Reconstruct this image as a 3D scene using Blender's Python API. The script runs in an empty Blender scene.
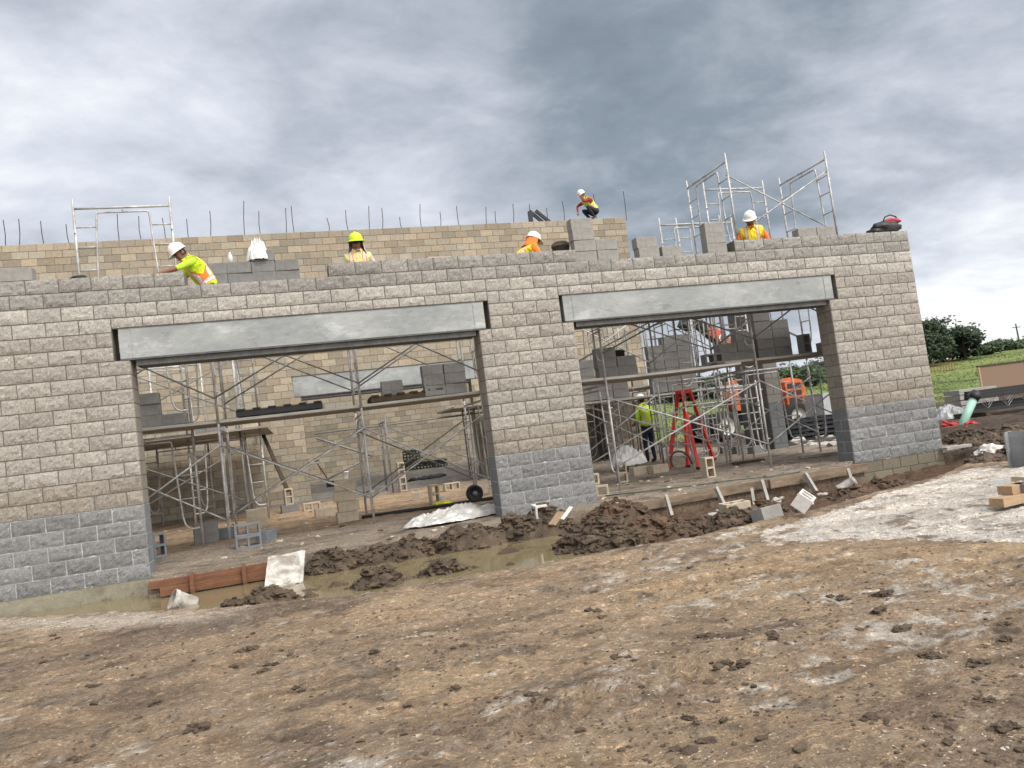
import bpy, bmesh, math, random
import numpy as np
from mathutils import Vector, Matrix, noise as mnoise
random.seed(7); np.random.seed(7)
S = bpy.context.scene
COL = S.collection
PI = math.pi
R_ = math.radians

# ------------------------------------------------------------------ camera
FPX = 749.27
YAW, PIT, ROL = 0.28575, 0.0653, -0.12734
CAM = Vector((-11.692, -11.528, 1.342))
cy, sy, cp, sp = math.cos(YAW), math.sin(YAW), math.cos(PIT), math.sin(PIT)
FWD = Vector((sy*cp, cy*cp, sp)); RT = Vector((cy, -sy, 0)); UP = RT.cross(FWD)
CR = math.cos(ROL)*RT + math.sin(ROL)*UP
CU = math.cos(ROL)*UP - math.sin(ROL)*RT
cd = bpy.data.cameras.new('camera'); cam = bpy.data.objects.new('camera', cd); COL.objects.link(cam)
cam.matrix_world = Matrix(((CR.x, CU.x, -FWD.x, CAM.x), (CR.y, CU.y, -FWD.y, CAM.y), (CR.z, CU.z, -FWD.z, CAM.z), (0, 0, 0, 1)))
cd.sensor_width = 36; cd.lens = 36*FPX/1024; cd.clip_end = 5000; cd.clip_start = 0.05
S.camera = cam

def ray(x, y): return FWD + (x-512)/FPX*CR + (384-y)/FPX*CU
def gy(x, y, Y):
    d = ray(x, y); return CAM + d*((Y-CAM.y)/d.y)
def gz(x, y, z):
    d = ray(x, y); return CAM + d*((z-CAM.z)/d.z)
def floor_z(y): return float(np.interp(y, [-0.5, 2, 5, 11, 16, 18], [0.03, 0.09, 0.12, 0.17, 0.36, 0.43]))
def gf(x, y):
    z = 0.1
    for _ in range(8):
        p = gz(x, y, z); z = floor_z(p.y)
    return gz(x, y, z)

# ------------------------------------------------------------------ materials
def nt(name):
    m = bpy.data.materials.new(name); m.use_nodes = True
    n = m.node_tree.nodes; l = m.node_tree.links
    return m, n, l, n['Principled BSDF']
def setin(node, key, v):
    node.inputs[key].default_value = v
def mat(name, col, rough=.8, metal=0.0, nscale=8, namp=.25, bump=.0, bscale=60, attr=None, spec=.4, detail=6, col2=None, mottle=3.0, stretch=None):
    m, n, l, b = nt(name)
    tc = n.new('ShaderNodeTexCoord')
    vec = tc.outputs['Object']
    if stretch:
        mp = n.new('ShaderNodeMapping'); mp.inputs['Scale'].default_value = stretch
        l.new(vec, mp.inputs['Vector']); vec = mp.outputs[0]
    nz = n.new('ShaderNodeTexNoise'); setin(nz, 'Scale', nscale); setin(nz, 'Detail', detail); setin(nz, 'Roughness', .65)
    l.new(vec, nz.inputs['Vector'])
    if attr:
        src = n.new('ShaderNodeAttribute'); src.attribute_name = attr; c_out = src.outputs['Color']
    else:
        rgb = n.new('ShaderNodeRGB'); rgb.outputs[0].default_value = (*col, 1); c_out = rgb.outputs[0]
        if col2:
            n2 = n.new('ShaderNodeTexNoise'); setin(n2, 'Scale', mottle); setin(n2, 'Detail', 5)
            l.new(vec, n2.inputs['Vector'])
            rr = n.new('ShaderNodeValToRGB'); rr.color_ramp.elements[0].position = .42; rr.color_ramp.elements[1].position = .6
            l.new(n2.outputs[0], rr.inputs[0])
            mx2 = n.new('ShaderNodeMixRGB'); l.new(rr.outputs[0], mx2.inputs[0]); l.new(c_out, mx2.inputs[1]); mx2.inputs[2].default_value = (*col2, 1)
            c_out = mx2.outputs[0]
    mr = n.new('ShaderNodeMapRange'); l.new(nz.outputs[0], mr.inputs[0])
    mr.inputs[1].default_value = .25; mr.inputs[2].default_value = .75
    mr.inputs[3].default_value = 1-namp; mr.inputs[4].default_value = 1+namp
    mu = n.new('ShaderNodeVectorMath'); mu.operation = 'MULTIPLY'
    l.new(c_out, mu.inputs[0]); l.new(mr.outputs[0], mu.inputs[1])
    l.new(mu.outputs[0], b.inputs['Base Color'])
    setin(b, 'Roughness', rough); setin(b, 'Metallic', metal); setin(b, 'Specular IOR Level', spec)
    if bump:
        bz = n.new('ShaderNodeTexNoise'); setin(bz, 'Scale', bscale); setin(bz, 'Detail', 5)
        l.new(vec, bz.inputs['Vector'])
        bp = n.new('ShaderNodeBump'); setin(bp, 'Strength', bump); setin(bp, 'Distance', .02)
        l.new(bz.outputs[0], bp.inputs['Height']); l.new(bp.outputs[0], b.inputs['Normal'])
    return m

def mottle(m, layers, scl=(1, 1, 1)):
    """patches of soil, dust or stain of several sizes multiplied into a material's own colour"""
    n = m.node_tree.nodes; l = m.node_tree.links; b = n['Principled BSDF']
    tc = n.new('ShaderNodeTexCoord'); mp = n.new('ShaderNodeMapping'); mp.inputs['Scale'].default_value = scl; l.new(tc.outputs['Object'], mp.inputs[0])
    def noi(sc, det, ro):
        t = n.new('ShaderNodeTexNoise'); setin(t, 'Scale', sc); setin(t, 'Detail', det); setin(t, 'Roughness', ro); l.new(mp.outputs[0], t.inputs['Vector']); return t.outputs[0]
    cur = b.inputs['Base Color'].links[0].from_socket
    for sc_, det_, a_, b_, amp_, mul_ in layers:
        r = n.new('ShaderNodeMapRange'); r.interpolation_type = 'SMOOTHSTEP'; l.new(noi(sc_, det_, .66), r.inputs[0]); r.inputs[1].default_value = a_; r.inputs[2].default_value = b_; r.inputs[3].default_value = 0; r.inputs[4].default_value = amp_
        x = n.new('ShaderNodeMixRGB'); x.blend_type = 'MULTIPLY'; l.new(r.outputs[0], x.inputs[0]); l.new(cur, x.inputs[1]); x.inputs[2].default_value = (*mul_, 1); cur = x.outputs[0]
    l.new(cur, b.inputs['Base Color'])
    return n, l, b, noi

M = {}
M['split'] = mat('split_face_block', (1, 1, 1), .95, nscale=55, namp=.34, bump=.7, bscale=90, attr='Col')
M['smooth'] = mat('smooth_block', (1, 1, 1), .95, nscale=14, namp=.2, bump=.25, bscale=120, attr='Col')
mottle(M['split'], ((.5, 5, .5, .62, .3, (.86, .855, .85)), (.9, 6, .52, .62, .4, (1.12, 1.12, 1.12)), (5, 7, .56, .66, .5, (.74, .73, .72)), (22, 5, .55, .62, .6, (.60, .59, .58)), (34, 4, .57, .63, .7, (1.5, 1.5, 1.5))))
mottle(M['smooth'], ((.4, 5, .5, .62, .5, (.84, .83, .81)), (.8, 6, .53, .63, .45, (1.15, 1.15, 1.15)), (6, 7, .57, .66, .4, (.78, .77, .75))))
M['mortar'] = mat('tan_mortar', (.15, .14, .12), .97, namp=.3, bump=.4)
M['mortar_grey'] = mat('light_mortar', (.46, .47, .48), .97, namp=.3, bump=.4)
M['mortar_rear'] = mat('rear_mortar', (.17, .14, .10), .97, namp=.3)
M['footing'] = mat('footing_concrete', (.24, .22, .165), .95, nscale=6, namp=.25, bump=.4, bscale=30)
mottle(M['footing'], ((1.2, 8, .52, .62, .6, (.66, .66, .64)), (4, 8, .55, .63, .6, (.6, .58, .56)), (9, 6, .58, .65, .5, (1.35, 1.33, 1.3))))
M['galv'] = mat('galvanised_lintel', (.25, .265, .27), .6, .15, nscale=7, namp=.16, col2=(.33, .345, .345), mottle=1.1, bump=.06, bscale=30, stretch=(.8, 1, 1.6))
mottle(M['galv'], ((2.2, 8, .58, .68, .6, (.62, .61, .60)), (9, 6, .62, .68, .6, (.55, .52, .5)), (1.5, 8, .54, .64, .7, (1.42, 1.42, 1.40))), (1, 1, 2.2))
M['galv_dark'] = mat('lintel_edge', (.10, .10, .10), .7, .2, nscale=9, namp=.4)
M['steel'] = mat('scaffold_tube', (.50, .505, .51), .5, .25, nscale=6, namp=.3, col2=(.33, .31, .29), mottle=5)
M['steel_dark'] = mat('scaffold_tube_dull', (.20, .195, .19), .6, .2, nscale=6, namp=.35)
M['plank'] = mat('grey_plank', (.30, .275, .24), .9, nscale=5, namp=.35, bump=.3, bscale=14, stretch=(.3, 3, 3))
M['deckalu'] = mat('pale_plank', (.46, .45, .42), .7, nscale=6, namp=.35, stretch=(.3, 3, 3))
M['rust'] = mat('rusty_bar', (.05, .04, .035), .8, .2)
M['cmu'] = mat('concrete_block_tan', (.45, .385, .30), .95, nscale=10, namp=.22, bump=.35, bscale=140)
M['cmu_grey'] = mat('concrete_block_grey', (.20, .195, .19), .95, nscale=10, namp=.22, bump=.35, bscale=140)
M['cmu_mid'] = mat('concrete_block_mid_grey', (.27, .26, .245), .95, nscale=10, namp=.22, bump=.35, bscale=140)
M['cmu_blue'] = mat('concrete_block_blue_grey', (.17, .185, .205), .95, nscale=10, namp=.22, bump=.35, bscale=140)
M['cmu_white'] = mat('concrete_block_pale', (.58, .56, .53), .95, nscale=10, namp=.2, bump=.35, bscale=140)
M['form'] = mat('form_board', (.17, .078, .042), .85, nscale=6, namp=.4, stretch=(.4, 3, 3), bump=.2, bscale=20)
mottle(M['form'], ((3, 8, .5, .62, .7, (.5, .52, .55)), (14, 6, .58, .66, .7, (1.6, 1.7, 1.8))), (.5, 2, 3))
M['form_pale'] = mat('form_board_pale', (.21, .155, .11), .9, nscale=6, namp=.35, stretch=(.4, 3, 3), bump=.2, bscale=20)
mottle(M['form_pale'], ((2, 8, .48, .6, .8, (.45, .42, .40)), (9, 6, .56, .64, .7, (1.4, 1.4, 1.4))), (.6, 2, 3))
M['timber'] = mat('new_timber', (.36, .25, .155), .85, nscale=6, namp=.3, stretch=(.4, 3, 3))
M['timber_white'] = mat('weathered_timber', (.33, .315, .29), .9, nscale=6, namp=.35, stretch=(.4, 3, 3))
M['mud'] = mat('wet_mud', (.062, .043, .029), .75, nscale=7, namp=.5, bump=.9, bscale=35, col2=(.088, .062, .04), mottle=3)
M['mud_red'] = mat('reddish_mud', (.10, .062, .039), .9, nscale=7, namp=.5, bump=.9, bscale=35, col2=(.075, .05, .034), mottle=3)
M['clod'] = mat('dry_clod', (.085, .062, .044), .95, nscale=12, namp=.45, bump=.7, bscale=60)
M['flake_pale'] = mat('pale_flake', (.40, .355, .30), .95)
M['flake_tan'] = mat('tan_flake', (.30, .225, .15), .95)
M['rubble'] = mat('rubble', (.40, .38, .35), .95, nscale=9, namp=.35, bump=.5)
M['sheet'] = mat('white_plastic', (.66, .66, .64), .35, nscale=4, namp=.15, spec=.5)
M['clear_sheet'] = mat('clear_plastic', (.40, .39, .37), .25, nscale=6, namp=.35, spec=.6)
M['boardwhite'] = mat('muddy_white_panel', (.46, .44, .41), .85, nscale=16, namp=.35, col2=(.24, .215, .185), mottle=7, bump=.2)
M['helmet_white'] = mat('white_helmet_plastic', (.78, .77, .73), .35, namp=.06)
M['helmet_lime'] = mat('lime_helmet_plastic', (.60, .78, .02), .35, namp=.06)
M['lime'] = mat('lime_fabric', (.60, .80, .02), .85, nscale=14, namp=.2)
M['limeshirt'] = mat('lime_shirt', (.42, .68, .04), .9, nscale=14, namp=.2)
M['orange'] = mat('orange_fabric', (.85, .19, .03), .85, nscale=14, namp=.2)
M['yellow'] = mat('yellow_fabric', (.78, .66, .03), .85, nscale=14, namp=.15)
M['silver'] = mat('reflective_tape', (.62, .60, .56), .4, .2, namp=.1)
M['skin'] = mat('brown_skin', (.20, .095, .06), .6, namp=.1)
M['skin_light'] = mat('tan_skin', (.34, .19, .13), .6, namp=.1)
M['navy'] = mat('dark_denim', (.022, .032, .065), .9, nscale=20, namp=.3)
M['charcoal'] = mat('charcoal_cloth', (.025, .027, .032), .9, nscale=20, namp=.3)
M['paleshirt'] = mat('pale_shirt', (.46, .46, .43), .9, nscale=16, namp=.15)
M['redshirt'] = mat('red_shirt', (.30, .035, .025), .9, nscale=16, namp=.2)
M['boot'] = mat('boot_leather', (.07, .045, .03), .8)
M['black'] = mat('black_plastic', (.018, .018, .02), .5)
M['tyre'] = mat('tyre_rubber', (.025, .024, .023), .9, namp=.3)
M['rim'] = mat('pale_rim', (.5, .49, .46), .5, namp=.25)
M['mach_orange'] = mat('machine_orange', (.62, .115, .02), .55, nscale=3, namp=.18, col2=(.30, .10, .045), mottle=4)
M['mach_red'] = mat('machine_red_orange', (.62, .07, .03), .55, nscale=3, namp=.18, col2=(.30, .10, .045), mottle=4)
M['ladder_red'] = mat('ladder_red', (.62, .03, .025), .45, nscale=6, namp=.15)
M['glass'] = mat('cab_glass', (.03, .045, .05), .1, namp=.05, spec=.8)
M['green_pipe'] = mat('green_pipe', (.30, .50, .43), .5, nscale=5, namp=.15)
M['redrag'] = mat('red_mesh', (.36, .035, .035), .8, namp=.3)
M['osb'] = mat('brown_board', (.22, .15, .105), .9, nscale=25, namp=.3)
M['bark'] = mat('bark', (.06, .045, .03), .95, namp=.4)
M['leaf'] = mat('dark_leaf', (.024, .045, .016), .7, nscale=.5, namp=.55)
M['leaf2'] = mat('mid_leaf', (.045, .075, .028), .7, nscale=.5, namp=.5)
M['leaf3'] = mat('pale_leaf', (.075, .105, .05), .7, nscale=.5, namp=.5)
M['grassblade'] = mat('grass_blade', (.18, .23, .07), .9, nscale=.4, namp=.5)
M['green_hose'] = mat('green_hose', (.05, .085, .065), .6)
M['bagred'] = mat('bag_red', (.42, .035, .06), .7, namp=.2)
M['brown_block'] = mat('dark_brown_bucket', (.09, .08, .065), .7, namp=.3)
M['yellow_rag'] = mat('yellow_rag', (.75, .70, .06), .8)
M['greenblack'] = mat('crate_dark_green', (.02, .03, .022), .6, namp=.4)
M['silverwrap'] = mat('pale_wrap', (.36, .37, .38), .35, nscale=5, namp=.25)

# ------------------------------------------------------------------ mesh builder
class MB:
    def __init__(s): s.v = []; s.f = []; s.c = []; s.m = []
    def add(s, vs, fs, mi=0, col=None):
        o = len(s.v); s.v += [tuple(v) for v in vs]; s.f += [tuple(i+o for i in f) for f in fs]; s.m += [mi]*len(fs)
        s.c += [col or (1, 1, 1)]*len(vs)
    def box(s, c, d, rot=None, mi=0, taper=1.0):
        vs = []
        for z in (-.5, .5):
            k = taper if z > 0 else 1
            for x, y in ((-.5, -.5), (.5, -.5), (.5, .5), (-.5, .5)):
                v = Vector((x*d[0]*k, y*d[1]*k, z*d[2]))
                if rot is not None: v = rot @ v
                vs.append(v+Vector(c))
        s.add(vs, [(3, 2, 1, 0), (4, 5, 6, 7), (0, 1, 5, 4), (1, 2, 6, 5), (2, 3, 7, 6), (3, 0, 4, 7)], mi)
    def box2(s, lo, hi, mi=0):
        s.box([(a+b)/2 for a, b in zip(lo, hi)], [b-a for a, b in zip(lo, hi)], None, mi)
    def bar(s, p0, p1, w, h, mi=0):
        p0 = Vector(p0); p1 = Vector(p1); d = p1-p0
        s.box((p0+p1)/2, (d.length, w, h), d.to_track_quat('X', 'Z').to_matrix(), mi)
    def tube(s, pts, r, n=8, mi=0, cap=True):
        pts = [Vector(p) for p in pts]
        if not hasattr(r, '__len__'): r = [r]*len(pts)
        ring = []; ref = None
        for i, p in enumerate(pts):
            a = pts[max(i-1, 0)]; b = pts[min(i+1, len(pts)-1)]
            t = (b-a).normalized()
            if ref is None:
                ref = Vector((0, 0, 1)) if abs(t.z) < .9 else Vector((1, 0, 0))
            u = (ref - t*ref.dot(t)).normalized(); w = t.cross(u); ref = u
            ring.append([p+(u*math.cos(2*PI*k/n)+w*math.sin(2*PI*k/n))*r[i] for k in range(n)])
        vs = [v for q in ring for v in q]; fs = []
        for i in range(len(pts)-1):
            for k in range(n):
                k2 = (k+1) % n
                fs.append((i*n+k, i*n+k2, (i+1)*n+k2, (i+1)*n+k))
        if cap:
            fs.append(tuple(reversed(range(n)))); fs.append(tuple((len(pts)-1)*n+k for k in range(n)))
        s.add(vs, fs, mi)
    def lathe(s, prof, c=(0, 0, 0), rot=None, n=20, mi=0):
        vs = []; fs = []
        for r, z in prof:
            for k in range(n):
                v = Vector((r*math.cos(2*PI*k/n), r*math.sin(2*PI*k/n), z))
                if rot is not None: v = rot @ v
                vs.append(v+Vector(c))
        for i in range(len(prof)-1):
            for k in range(n):
                k2 = (k+1) % n
                fs.append((i*n+k, i*n+k2, (i+1)*n+k2, (i+1)*n+k))
        s.add(vs, fs, mi)
    def prism(s, poly, y0, y1, mi=0):          # poly in XZ
        n = len(poly)
        vs = [(x, y0, z) for x, z in poly]+[(x, y1, z) for x, z in poly]
        fs = [tuple(range(n)), tuple(reversed(range(n, 2*n)))]
        fs += [(i, i+n, (i+1) % n+n, (i+1) % n) for i in range(n)]
        s.add(vs, fs, mi)
    def lump(s, c, r, sq=(1, 1, 1), sub=2, amp=.35, fr=2.0, mi=0, seed=0):
        bm = bmesh.new(); bmesh.ops.create_icosphere(bm, subdivisions=sub, radius=1)
        vs = []
        off = Vector((seed*3.7+11, seed*1.3, seed*2.1))
        for v in bm.verts:
            k = 1+amp*mnoise.fractal(v.co*fr+off, 1, 2, 3)*1.6
            vs.append(Vector(c)+Vector((v.co.x*sq[0], v.co.y*sq[1], v.co.z*sq[2]))*r*k)
        bm.verts.index_update()
        fs = [tuple(v.index for v in f.verts) for f in bm.faces]; bm.free()
        s.add(vs, fs, mi)
    def mesh(s, name, mats, smooth=False, color=False):
        me = bpy.data.meshes.new(name); me.from_pydata(s.v, [], s.f)
        for m in (mats if isinstance(mats, (list, tuple)) else [mats]): me.materials.append(m)
        me.polygons.foreach_set('material_index', s.m)
        if smooth: me.polygons.foreach_set('use_smooth', [True]*len(s.f))
        if color:
            a = me.color_attributes.new('Col', 'FLOAT_COLOR', 'POINT')
            buf = np.ones((len(s.v), 4), np.float32); buf[:, :3] = np.array(s.c, np.float32)
            a.data.foreach_set('color', buf.ravel())
        me.update(); return me
    def build(s, name, mats, parent=None, loc=(0, 0, 0), rz=0, smooth=False, color=False):
        return link(name, s.mesh(name, mats, smooth, color), parent, loc, rz)

def link(name, data, parent=None, loc=(0, 0, 0), rz=0):
    o = bpy.data.objects.new(name, data); COL.objects.link(o)
    if parent is not None: o.parent = parent
    o.location = loc; o.rotation_euler = (0, 0, rz); return o
def tag(o, label, cat, group=None, kind=None):
    if label: o['label'] = label
    if cat: o['category'] = cat
    if group: o['group'] = group
    if kind: o['kind'] = kind
    return o
def thing(name, label, cat, loc=(0, 0, 0), rz=0, group=None):
    return tag(link(name, None, None, loc, rz), label, cat, group)
def struct(o): o['kind'] = 'structure'; return o
def dup(root, loc, rz, label, group=None):
    r = root.copy(); COL.objects.link(r); r.location = loc; r.rotation_euler = (0, 0, rz); r['label'] = label
    if group: r['group'] = group
    for ch in list(root.children):
        c = ch.copy(); COL.objects.link(c); c.parent = r
        for g in list(ch.children):
            d = g.copy(); COL.objects.link(d); d.parent = c
    return r

# ------------------------------------------------------------------ numpy noise
_perm = np.random.RandomState(3).rand(256, 256)
def vnoise(x, y):
    xi = np.floor(x).astype(int); yi = np.floor(y).astype(int)
    fx = x-xi; fy = y-yi; fx = fx*fx*(3-2*fx); fy = fy*fy*(3-2*fy)
    g = lambda a, b: _perm[a % 256, b % 256]
    return (g(xi, yi)*(1-fx)+g(xi+1, yi)*fx)*(1-fy)+(g(xi, yi+1)*(1-fx)+g(xi+1, yi+1)*fx)*fy
def fbm(x, y, o=5, gain=.5):
    s = 0; a = 1; t = 0
    for i in range(o):
        s = s+a*vnoise(x*2**i+17.3*i, y*2**i+5.1*i); t += a; a *= gain
    return s/t-.5
def sstep(a, b, x):
    t = np.clip((x-a)/(b-a), 0, 1); return t*t*(3-2*t)

# ------------------------------------------------------------------ terrain
LIP = np.array([(-60, -.12), (-17, -.12), (-15.5, -.45), (-14.12, -1.5), (-12.91, -2.44), (-11.54, -3.2), (-10.26, -3.3), (-9.19, -3.5), (-8.06, -3.4), (-7.38, -3.5), (-6.53, -3.3), (-4.74, -2.9), (-2.05, -1.96), (-1.2, -1.5), (.4, -.6), (1.2, .4), (500, .4)])
PAD = np.array([(-500, .03), (-13.78, .03), (-13.76, -.56), (-2.35, -.56), (-2.3, .03), (.4, .03), (.5, 3), (500, 400)])
def terrain_height(x, y, fine=True):
    lip = np.interp(x, LIP[:, 0], LIP[:, 1]) + .12*fbm(x*1.3, y*0+3.3, 3)
    pad = np.interp(x, PAD[:, 0], PAD[:, 1])
    fl = np.interp(y, [-0.5, 2, 5, 11, 16, 18], [0.03, 0.09, 0.12, 0.17, 0.36, 0.43])
    fl = fl+.05*fbm(x*.9, y*.9, 4)+.03*fbm(x*5, y*5, 3)
    fl = fl+sstep(11.5, 15.5, y)*.12*fbm(x*1.2, y*1.2, 3)
    g = -.15+.07*fbm(x*.35, y*.35, 3)+.035*fbm(x*2, y*2, 4)+.036*fbm(x*9, y*11, 4, .66)*1.15+.010*fbm(x*24+3, y*26, 2, .6)*(.4+1.2*np.clip(fbm(x*.8+9, y*.8, 3)+.4, 0, 1))
    # shallow wheel ruts along the wall
    for c, w, a in ((-5.1, .28, .03), (-6.9, .3, .03), (-8.2, .35, .025)):
        d = y-(c+.12*(x+8)+.3*np.sin(x*.5))
        g = g-a*np.exp(-(d/w)**2)+a*.5*np.exp(-((np.abs(d)-w*1.7)/(w*.5))**2)
    # lugged tyre prints crossing the yard
    for x0, y0, sl_, wid in ((-12.3, -3.6, .28, .2), (-12.3, -5.1, .24, .2), (-8, -5.6, .16, .22), (-8, -7.1, .17, .22)):
        d = (y-y0-sl_*(x-x0)-.12*np.sin(x*.7+y0))*.97; m_ = sstep(wid, wid*.6, np.abs(d))*np.clip(.35+2.2*fbm(x*.9+y0*7, y*.9, 3), 0, 1)
        g = g-m_*(.022+.016*np.sign(np.sin((x+np.abs(d)*.9)*2*np.pi/.17)))+.02*np.exp(-((np.abs(d)-wid*1.15)/.07)**2)*np.clip(.4+2*fbm(x*1.3, y*1.3+y0, 3), 0, 1)
    bot = np.interp(x, [-60, -9.3, -8.4, -3, -2, .5], [-.40, -.40, -.26, -.28, -.40, -.24])
    rag = sstep(-12.6, -11.9, x)*sstep(-8.4, -9.2, x)
    tr = bot+.16*fbm(x*1.6, y*1.6, 4)+.10*fbm(x*6, y*6, 3)+rag*(.09+.34*fbm(x*1.5+4, y*2.0, 4)+.12*fbm(x*7, y*8, 3))
    k = sstep(0, .45, y-lip)*sstep(.9, .2, x)
    h = g*(1-k)+tr*k
    # mud to the right of the building
    mud = sstep(-1.2, .3, x+.25*(y))*sstep(-2.2, -.9, y)
    mud = mud*sstep(.1, .6, x)
    h = h+mud*(.16*fbm(x*1.1, y*1.1, 4)+.16*fbm(x*4, y*4, 3)+.1+.25*np.exp(-((x-2.6)/1.6)**2-((y-2.0)/1.4)**2))
    ins = (y > pad) & (x < .45)
    h = np.where(ins, fl, h)
    # distant grassy rise
    hill = 3.0*sstep(14, 78, y)+0.02*np.maximum(y-78, 0)*0
    hill = hill*(1+.12*fbm(x*.03, y*.03, 3))+1.3*sstep(38, 95, x)*sstep(20, 70, y)
    h = h+np.where(y > 12, hill, 0)
    return h
def HZ(x, y): return float(terrain_height(np.array([float(x)]), np.array([float(y)]))[0])

ax = np.concatenate([[-900, -400, -200, -120, -80, -55, -40, -30, -25, -22, -20, -19, -18], np.arange(-17.4, -3.0, .027), np.arange(-3.0, 3.0, .05), np.arange(3.0, 12, .15), np.arange(12, 60, .8), [70, 85, 110, 150, 220, 400, 900]])
ay = np.concatenate([[-300, -100, -40, -20, -14], np.arange(-11.5, -9.6, .1), np.arange(-9.6, .1, .027), np.arange(.1, 4, .06), np.arange(4, 18, .15), np.arange(18, 90, .8), [95, 110, 140, 200, 400, 900]])
# keep the pad edge crisp
ax = np.unique(np.round(ax, 4)); ay = np.unique(np.round(ay, 4))
GX, GY = np.meshgrid(ax, ay)
Hh = terrain_height(GX, GY)
nx, ny = len(ax), len(ay)
verts = np.stack([GX, GY, Hh], -1).reshape(-1, 3).astype(np.float32)
idx = np.arange(nx*ny).reshape(ny, nx)
quads = np.stack([idx[:-1, :-1], idx[:-1, 1:], idx[1:, 1:], idx[1:, :-1]], -1).reshape(-1, 4)
me = bpy.data.meshes.new('ground')
me.vertices.add(len(verts)); me.vertices.foreach_set('co', verts.ravel())
me.loops.add(quads.size); me.loops.foreach_set('vertex_index', quads.ravel().astype(np.int32))
me.polygons.add(len(quads)); me.polygons.foreach_set('loop_start', np.arange(0, quads.size, 4, dtype=np.int32))
me.polygons.foreach_set('use_smooth', np.ones(len(quads), bool))
me.update(calc_edges=True)
# ground cover colours: what the soil is made of in each place
def mixc(c, d, k): return c*(1-k[..., None])+np.array(d)*k[..., None]
X, Y = GX, GY
lip = np.interp(X, LIP[:, 0], LIP[:, 1]); pad = np.interp(X, PAD[:, 0], PAD[:, 1])
n1 = fbm(X*.55, Y*.9, 5); n2 = fbm(X*2.2+31, Y*3.4, 5, .6); n3 = fbm(X*7+3, Y*9, 4, .6); n4 = fbm(X*.3+7, Y*.4, 4)
col = np.zeros(X.shape+(3,))+np.array((.46, .34, .225))
col = mixc(col, (.56, .41, .255), sstep(-.08, .2, n1))
col = mixc(col, (.25, .19, .135), sstep(.02, .2, n4+.5*n2)*.75)
col = mixc(col, (.19, .145, .105), sstep(.08, .22, n2+.5*n3)*.75)
chalk = sstep(.16, .24, .55*fbm(X*.7+50, Y*1.3, 4)+.75*fbm(X*6+1, Y*11, 4, .65)+.2*n2)
col = mixc(col, (.78, .72, .62), chalk*.85)
col = mixc(col, (.55, .45, .33), sstep(.10, .2, n3)*.5)
# pale crust by the left water edge
band = np.exp(-((Y-lip+.45)/.4)**2)*(X < -12.3)*sstep(-.25, .1, n2+.15)
col = mixc(col, (.68, .61, .51), np.clip(band, 0, 1)*.85)
# dark tyre-packed strip from bottom left up to the pond
d = Y-(-3.25+.28*(X+12.3))
strip = np.exp(-(d/.55)**2)*sstep(-10.2, -11.6, X)
col = mixc(col, (.19, .145, .105), np.clip(strip*(.85+n2), 0, 1)*.85)
# white gravel apron on the right
poly = [gz(px, py, -.15) for px, py in ((745, 536), (800, 520), (850, 505), (944, 476), (985, 466), (1060, 470), (1060, 545), (960, 541), (880, 541), (800, 541))]
def inpoly(x, y, P):
    r = np.zeros(x.shape, bool); n = len(P)
    for i in range(n):
        x0, y0 = P[i][0], P[i][1]; x1, y1 = P[(i+1) % n][0], P[(i+1) % n][1]
        c = ((y0 > y) != (y1 > y)) & (x < (x1-x0)*(y-y0)/((y1-y0) or 1e-9)+x0); r ^= c
    return r
wx = X+.5*n2+.25*n3; wy = Y+.55*n2+.3*n3
ap = inpoly(wx, wy, poly).astype(float)
apn = ap*(1-.85*sstep(.12, .24, fbm(X*3+9, Y*5, 4, .6)+.3*n3))
col = mixc(col, (.86, .80, .71), apn)
# trench mud, wet
tm = sstep(-.05, .3, Y-lip)*(X < .4)*(Y < pad)
col = mixc(col, (.10, .07, .047), tm*(.8+.2*n2))
redz = tm*sstep(-7.6, -6.6, X)
col = mixc(col, (.15, .085, .05), np.clip(redz*(.8+n2), 0, 1))
right = sstep(-.9, .1, X+.3*Y+.4*n2)*sstep(-1.6, -.7, Y+.3*n2)*(Y < 30)*(X > .3)
col = mixc(col, (.075, .052, .038), np.clip(right*(.92+.3*n2), 0, 1))
ins = ((Y > pad) & (X < .45)).astype(float)
sand = mixc(np.zeros(X.shape+(3,))+np.array((.40, .335, .26)), (.56, .40, .25), sstep(2.2, 2.5, Y+.5*n2)*sstep(10.2, 8.5, Y+2*n4)*sstep(-7, -8.5, X))
sand = mixc(sand, (.14, .12, .10), sstep(.05, .25, n2)*.7)
sand = mixc(sand, (.235, .225, .205), sstep(9.0, 10.5, Y+1.5*n2)*.8)
col = col*(1-ins[..., None])+sand*ins[..., None]
gm = sstep(19, 23, Y+4*n4+2*n2+.0*X)
gcol = mixc(np.zeros(X.shape+(3,))+np.array((.17, .235, .06)), (.25, .28, .095), sstep(-.05, .2, fbm(X*.12, Y*.2, 5)))
gcol = mixc(gcol, (.07, .115, .028), sstep(.05, .2, fbm(X*.4+5, Y*.4, 4)))
col = col*(1-gm[..., None])+gcol*gm[..., None]
buf = np.ones((nx*ny, 4), np.float32); buf[:, :3] = np.clip(col*np.array((.85, .835, .855)), .01, .9).reshape(-1, 3)
a = me.color_attributes.new('Col', 'FLOAT_COLOR', 'POINT'); a.data.foreach_set('color', buf.ravel())
gmat = mat('site_soil', (1, 1, 1), .93, nscale=22, namp=.32, bump=.8, bscale=38, attr='Col', detail=8)
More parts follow.
